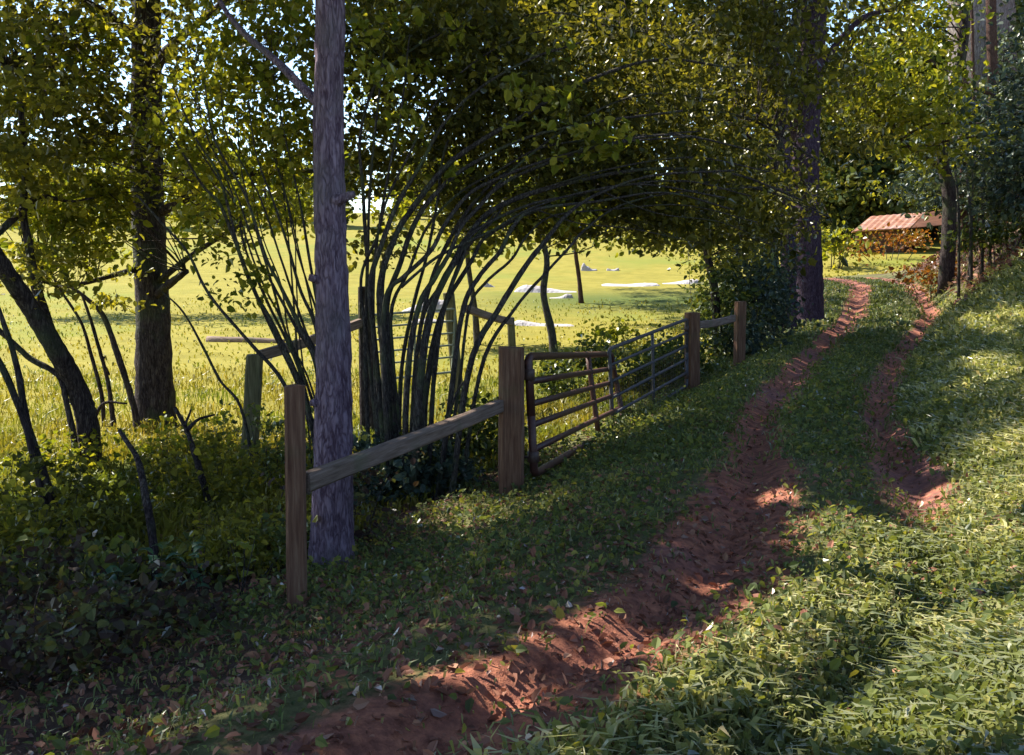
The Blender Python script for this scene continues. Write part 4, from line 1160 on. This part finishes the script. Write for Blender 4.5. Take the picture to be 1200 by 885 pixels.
ug(400, 640, 60, 60, 40, 'bramble', 'deeply shaded ivy around the foot of the violet trunk', 110, .05)
ug(210, 750, 90, 20, 20, 'bramble', 'low dark creepers on the brown leaf litter at lower left', 111, .05)

ug(60, 800, 110, 60, 50, 'bramble', 'dark leafy creepers filling the bottom left corner of the view', 112, .055)
ug(300, 640, 60, 40, 36, 'leaf_olive', 'small leaved bush touching the left side of the nearest post', 113, .05)
ug(20, 680, 60, 60, 40, 'leaf_olive', 'tall olive weeds at the left edge above the dark creepers', 114, .06)
ug(150, 740, 90, 40, 36, 'bramble', 'dark low leaves between the broad leaved plants and the brown litter', 115, .05)
ug(355, 660, 30, 30, 30, 'plant', 'green leaves hiding the foot of the violet trunk behind the nearest post', 116, .05)

# a few plants close to the viewer whose leaves can be picked out one by one
def leaf_blade_mesh():
    n = 7; v = []; f = []
    for i in range(n):
        t = i / (n - 1); w = .5 * math.sin(math.pi * min(1, t * .92 + .06)) ** .8 * .62
        z = .22 * math.sin(t * 2.2) - .30 * t * t
        v += [(-w, t, z + w * .30), (0, t, z), (w, t, z + w * .30)]
    for i in range(n - 1):
        for k in range(2):
            a = i * 3 + k; f.append((a, a + 1, a + 4, a + 3))
    me = bpy.data.meshes.new('leaf'); me.from_pydata(v, [], f); me.update()
    for p in me.polygons: p.use_smooth = True
    return me
LEAF_ME = {}
for k, c in (('blue', [(0, (.05, .12, .07)), (1, (.10, .20, .12))]), ('yellow', [(0, (.16, .2, .03)), (1, (.30, .31, .06))])):
    me = leaf_blade_mesh(); me.materials.append(leaf_mat('plant_leaf_' + k, c, .45, .4)); LEAF_ME[k] = me
PG = 'broad leaved plants in the left foreground'
def broad_plant(px, py, h, n, col, label, size, seed):
    g = G(px, py); g = on_ground(g[0], g[1])
    root = empty('broad_leaved_plant', g, label, 'plant', PG)
    r = random.Random(seed)
    mb = MB()
    tips = []
    for s in range(3):
        a = r.uniform(0, 6.28); t = g + np.array([math.cos(a) * .10, math.sin(a) * .10, h * r.uniform(.75, 1.1)])
        mb.tube([g + np.array([0, 0, -.02]), (g + t) / 2 + np.array([.01, 0, .02]), t], .005, .0025, 5, 7, .03); tips.append(t)
    mb.build('stem', M['bark_stem'], root)
    for k in range(n):
        t = tips[k % 3]; u = .35 + .65 * ((k // 3) / max(1, (n // 3) - 1)); u = min(u, 1)
        p = g + (t - g) * u
        o = bpy.data.objects.new('leaf', LEAF_ME[col]); COL.objects.link(o); o.parent = root
        o.location = p - g
        sc = size * r.uniform(.7, 1.2); o.scale = (sc, sc, sc)
        o.rotation_euler = (r.uniform(-.2, .5), r.uniform(-.4, .4), k * 2.4 + r.uniform(-.4, .4))
broad_plant(128, 720, .34, 12, 'blue', 'plant with broad blue green leaves in the left foreground, nearest the corner', .11, 1)
broad_plant(178, 700, .32, 12, 'blue', 'broad blue green plant between the crooked stem and the leftmost one', .10, 2)
broad_plant(235, 705, .36, 12, 'blue', 'broad leaved plant with the tallest stems, right of the crooked stem', .10, 3)
broad_plant(282, 700, .42, 14, 'yellow', 'yellow leaved plant nearest to the reddish front post', .075, 4)
broad_plant(95, 655, .40, 14, 'yellow', 'bright yellow green leaved plant near the left edge', .09, 5)
broad_plant(45, 690, .42, 12, 'yellow', 'yellow green leaved plant at the very left edge', .09, 6)
broad_plant(85, 745, .30, 12, 'yellow', 'olive leaved plant low in the bottom left shade', .09, 7)

# ================================================================== MEADOW: ROCKS, LOG, BARN, FAR TREES
def rock(px0, px1, pyb, hpx_, label, seed, depth=None, group='pale limestone ledges in the meadow', lift=0):
    r = random.Random(seed)
    g = G((px0 + px1) / 2, pyb); d = float(g[1]); k = d / 1200
    w = (px1 - px0) * k / 2; h = hpx_ * k * 1.0; dp = depth or w * .5
    n, m = 26, 9
    v = []; f = []
    pr = [r.uniform(.6, 1.0) for _ in range(7)]; prof = [float(np.interp(i / (n - 1) * 6, range(7), pr)) * r.uniform(.93, 1.04) for i in range(n)]
    for i in range(n):
        t = i / (n - 1) * 2 - 1
        env = max(0, 1 - abs(t) ** 2.6) ** .5 * (.55 + .45 * math.sin((t + 1.2) * 1.7 + seed)) * prof[i] + .08
        for j in range(m):
            s = j / (m - 1) * 2 - 1
            zz = h * env * (1 - abs(s) ** 4) * r.uniform(.95, 1.04)
            x = g[0] + t * w; y = g[1] + dp * .6 + s * dp * (1 - .5 * t * t) + r.uniform(-.03, .03) * dp
            v.append((x, y, float(terrain(x, y)) + zz - .02))
    for i in range(n - 1):
        for j in range(m - 1):
            a = i * m + j; f.append((a, a + m, a + m + 1, a + 1))
    base = g.copy()
    v = [tuple(np.array(q) - base) for q in v]
    me = bpy.data.meshes.new('rock_ledge'); me.from_pydata(v, [], f); me.update(); me.materials.append(M['rock'])
    o = bpy.data.objects.new('rock_ledge', me); COL.objects.link(o); o.location = base
    tag(o, label, 'rock', group)
rock(603, 676, 343, 10, 'broad pale rock hump behind the slim crooked trunk', 1)
rock(600, 673, 382, 11, 'low pale slab lowest in the meadow, behind the crooked trunk foot', 2)
rock(706, 774, 336, 9, 'long thin pale ledge right of the reddish trunk, its left piece', 3)
rock(777, 822, 333, 7, 'thin pale ledge, right hand piece nearest the slim dark trunk', 4)
rock(470, 532, 366, 16, 'pale rock behind the grey gate seen between the stems', 5)
rock(480, 530, 379, 6, 'small flat pale slab behind the second bar of the grey gate', 6)
rock(566, 580, 337, 7, 'small pale stone left of the broad rock hump', 7)
rock(681, 700, 318, 14, 'small peaked pale rock right of the reddish trunk', 8)
rock(711, 726, 318, 10, 'rounded pale stone above the long thin ledge', 9)
rock(644, 672, 350, 8, 'small pale stone at the lower right foot of the broad hump', 10)

lg = G(285, 402)
mb = MB(); k = lg[1] / 1200
mb.tube([lg + np.array([-45 * k, .3, .06]), lg + np.array([0, 0, .08]), lg + np.array([50 * k, -.2, .05])], .13, .08, 9, 12, .08)
o = mb.build('fallen_log', M['rail'], None); tag(o, 'fallen log lying in the sunlit meadow behind the mossy post', 'log')

# barn with rusting tin roof
DBR = 86.0
def bw(px, py, d): return P(px, py, d)
barn = empty('barn', on_ground(*bw(1045, 270, DBR)[:2]), 'low barn with rust pink tin roof beyond the bend', 'barn')
ridge0, ridge1 = bw(1020, 254, DBR + 2), bw(1084, 249, DBR + 2)
eave0, eave1 = bw(1001, 271, DBR - 1), bw(1066, 267, DBR - 1)
bk0, bk1 = ridge0 + np.array([-.6, 3, -1.2]), ridge1 + np.array([.4, 3, -1.2])
n = 8
for i in range(n):
    u0, u1 = i / n, (i + 1) / n
    up_ = np.array([0, 0, .05])
    a0 = ridge0 * (1 - u0) + ridge1 * u0; a1 = ridge0 * (1 - u1) + ridge1 * u1
    b0 = eave0 * (1 - u0) + eave1 * u0; b1 = eave0 * (1 - u1) + eave1 * u1
    e_ = (a1 - a0) * .06
    b1 = b1 + np.array([0, 0, .015 * (i % 2)])
    vv = [a0, a1 + e_, b1 + e_, b0, a0 - up_, a1 + e_ - up_, b1 + e_ - up_, b0 - up_, (a0 + a1) / 2 + up_, (b0 + b1) / 2 + up_]
    mk('roof_panel', vv, [(0, 8, 9, 3), (8, 1, 2, 9), (4, 5, 6, 7), (0, 3, 7, 4), (1, 5, 6, 2), (3, 9, 2, 6, 7), (0, 4, 5, 1, 8)], M['roof'], barn, False)
mk('back_roof', [ridge0, ridge1, bk1, bk0, ridge0 - [0, 0, .05], ridge1 - [0, 0, .05], bk1 - [0, 0, .05], bk0 - [0, 0, .05]],
   [(0, 1, 2, 3), (7, 6, 5, 4), (0, 4, 5, 1), (3, 2, 6, 7), (0, 3, 7, 4), (1, 5, 6, 2)], M['roof'], barn, False)
def wallbox(name, a, b, h0, th, mat, par):
    a = np.array(a); b = np.array(b); d = unit(b - a); nrm_ = np.array([-d[1], d[0], 0]) * th
    ga = float(terrain(a[0], a[1])) - .3; gb = float(terrain(b[0], b[1])) - .3
    A0 = np.array([a[0], a[1], ga]); B0 = np.array([b[0], b[1], gb]); A1 = a - [0, 0, .08]; B1 = b - [0, 0, .08]
    return mk(name, [A0, B0, B1, A1, A0 + nrm_, B0 + nrm_, B1 + nrm_, A1 + nrm_], [(0, 1, 2, 3), (7, 6, 5, 4), (0, 4, 5, 1), (1, 5, 6, 2), (2, 6, 7, 3), (3, 7, 4, 0)], mat, par, False)
wallbox('front_wall', eave0 + [.4, .4, 0], eave1 + [-.2, .4, 0], 0, .12, M['barnwall'], barn)
wallbox('back_wall', bk0 + [.3, -.4, 0], bk1 + [-.3, -.4, 0], 0, .12, M['barnwall'], barn)
g0, g1 = eave1 + [-.2, .5, 0], bk1 + [-.3, -.5, 0]
mk('gable_wall', [[g0[0], g0[1], 3.5], [g1[0], g1[1], 3.5], g1 - [0, 0, .1], ridge1 - [.2, 0, .12], g0 - [0, 0, .1]], [(0, 1, 2, 3, 4)], M['barnwall'], barn, False)
l0, l1 = bw(1084, 250, DBR + 1.5), bw(1112, 243, DBR + 3)
l2, l3 = bw(1068, 267, DBR - 1.2), bw(1120, 262, DBR - 1)
mk('lean_to_roof', [l0, l1, l3, l2, l0 - [0, 0, .06], l1 - [0, 0, .06], l3 - [0, 0, .06], l2 - [0, 0, .06]],
   [(0, 1, 2, 3), (7, 6, 5, 4), (0, 4, 5, 1), (3, 2, 6, 7), (0, 3, 7, 4), (1, 5, 6, 2)], M['roofdark'], barn, False)

# far trees: one crown mesh per kind, copied
r6 = np.random.default_rng(66)
def far_proto(kind):
    root = empty('far_tree', (0, 0, 0))
    mb = MB(); mb.tube([(0, 0, -.5), (.1, 0, 3), (.3, .1, 6.5)], .28, .12, 7, 8, .06, .2)
    for k in range(4):
        a = k * 1.6; mb.tube([(.1, 0, 2.6 + k * .6), (math.cos(a) * 1.2, math.sin(a) * 1.2, 4.2 + k * .6), (math.cos(a) * 2.2, math.sin(a) * 2.2, 5.4 + k * .5)], .1, .03, 5, 5, .05)
    mb.build('trunk', M['bark_dark'], root)
    c = []
    for k in range(16):
        a = r6.uniform(0, 6.28); rr = r6.uniform(0, 2.5); z = .8 + 8 * (k + .5) / 16
        cc = np.array([math.cos(a) * rr, math.sin(a) * rr, z]); sz = r6.uniform(.8, 1.7) * (1.15 - abs(z - 5) / 8)
        c.append(cc + unit(r6.normal(size=(420, 3))) * (r6.uniform(.4, 1, 420) ** .5)[:, None] * np.array([sz * 1.2, sz * 1.2, sz * .8]))
    c = np.vstack(c)
    foliage('crown', c, .42, .8, M[kind], root, r6, .6, .2, False)
    return root
protos = [far_proto('leaf_far'), far_proto('leaf_far'), far_proto('leaf_dark')]
spots = []
for i in range(24):
    spots.append((-88 + i * 6.6 + r6.uniform(-3, 3), 138 + r6.uniform(-14, 14), r6.uniform(.9, 1.3), i % 2, 'top'))
for (px, d, s, k) in [(985, 100, 1.7, 2), (1020, 104, 1.8, 0), (1055, 99, 1.9, 2), (1090, 104, 2.0, 0), (1125, 95, 2.0, 2), (955, 112, 1.9, 1), (1160, 92, 2.1, 2), (1000, 128, 2.4, 1), (1060, 130, 2.5, 2), (1110, 128, 2.4, 0), (925, 130, 1.8, 2), (890, 135, 1.7, 0), (1200, 88, 2.2, 2)]:
    spots.append((P(px, 300, d)[0], d, s, k, 'right'))
used = {0: False, 1: False, 2: False}
for (x, y, s, k, zone) in spots:
    pr = protos[k]
    if not used[k]: root = pr; used[k] = True
    else:
        root = pr.copy(); COL.objects.link(root)
        for ch in list(pr.children):
            c = ch.copy(); COL.objects.link(c); c.parent = root
    b = on_ground(x, y)
    root.location = b; root.scale = (s * r6.uniform(1.0, 1.3), s * 1.1, s); root.rotation_euler = (0, 0, r6.uniform(0, 6.28))
    if zone == 'top': tag(root, 'rounded tree in the line along the top of the meadow', 'tree', 'trees along the top of the meadow')
    else: tag(root, 'leafy tree in the wood that closes the view behind the barn', 'tree', 'wood behind the barn')

print('leaves', LEAFCOUNT[0], 'tris', sum(sum(len(p.vertices) - 2 for p in m.polygons) if len(m.polygons) < 200 else len(m.loops) - 2 * len(m.polygons) for m in bpy.data.meshes))
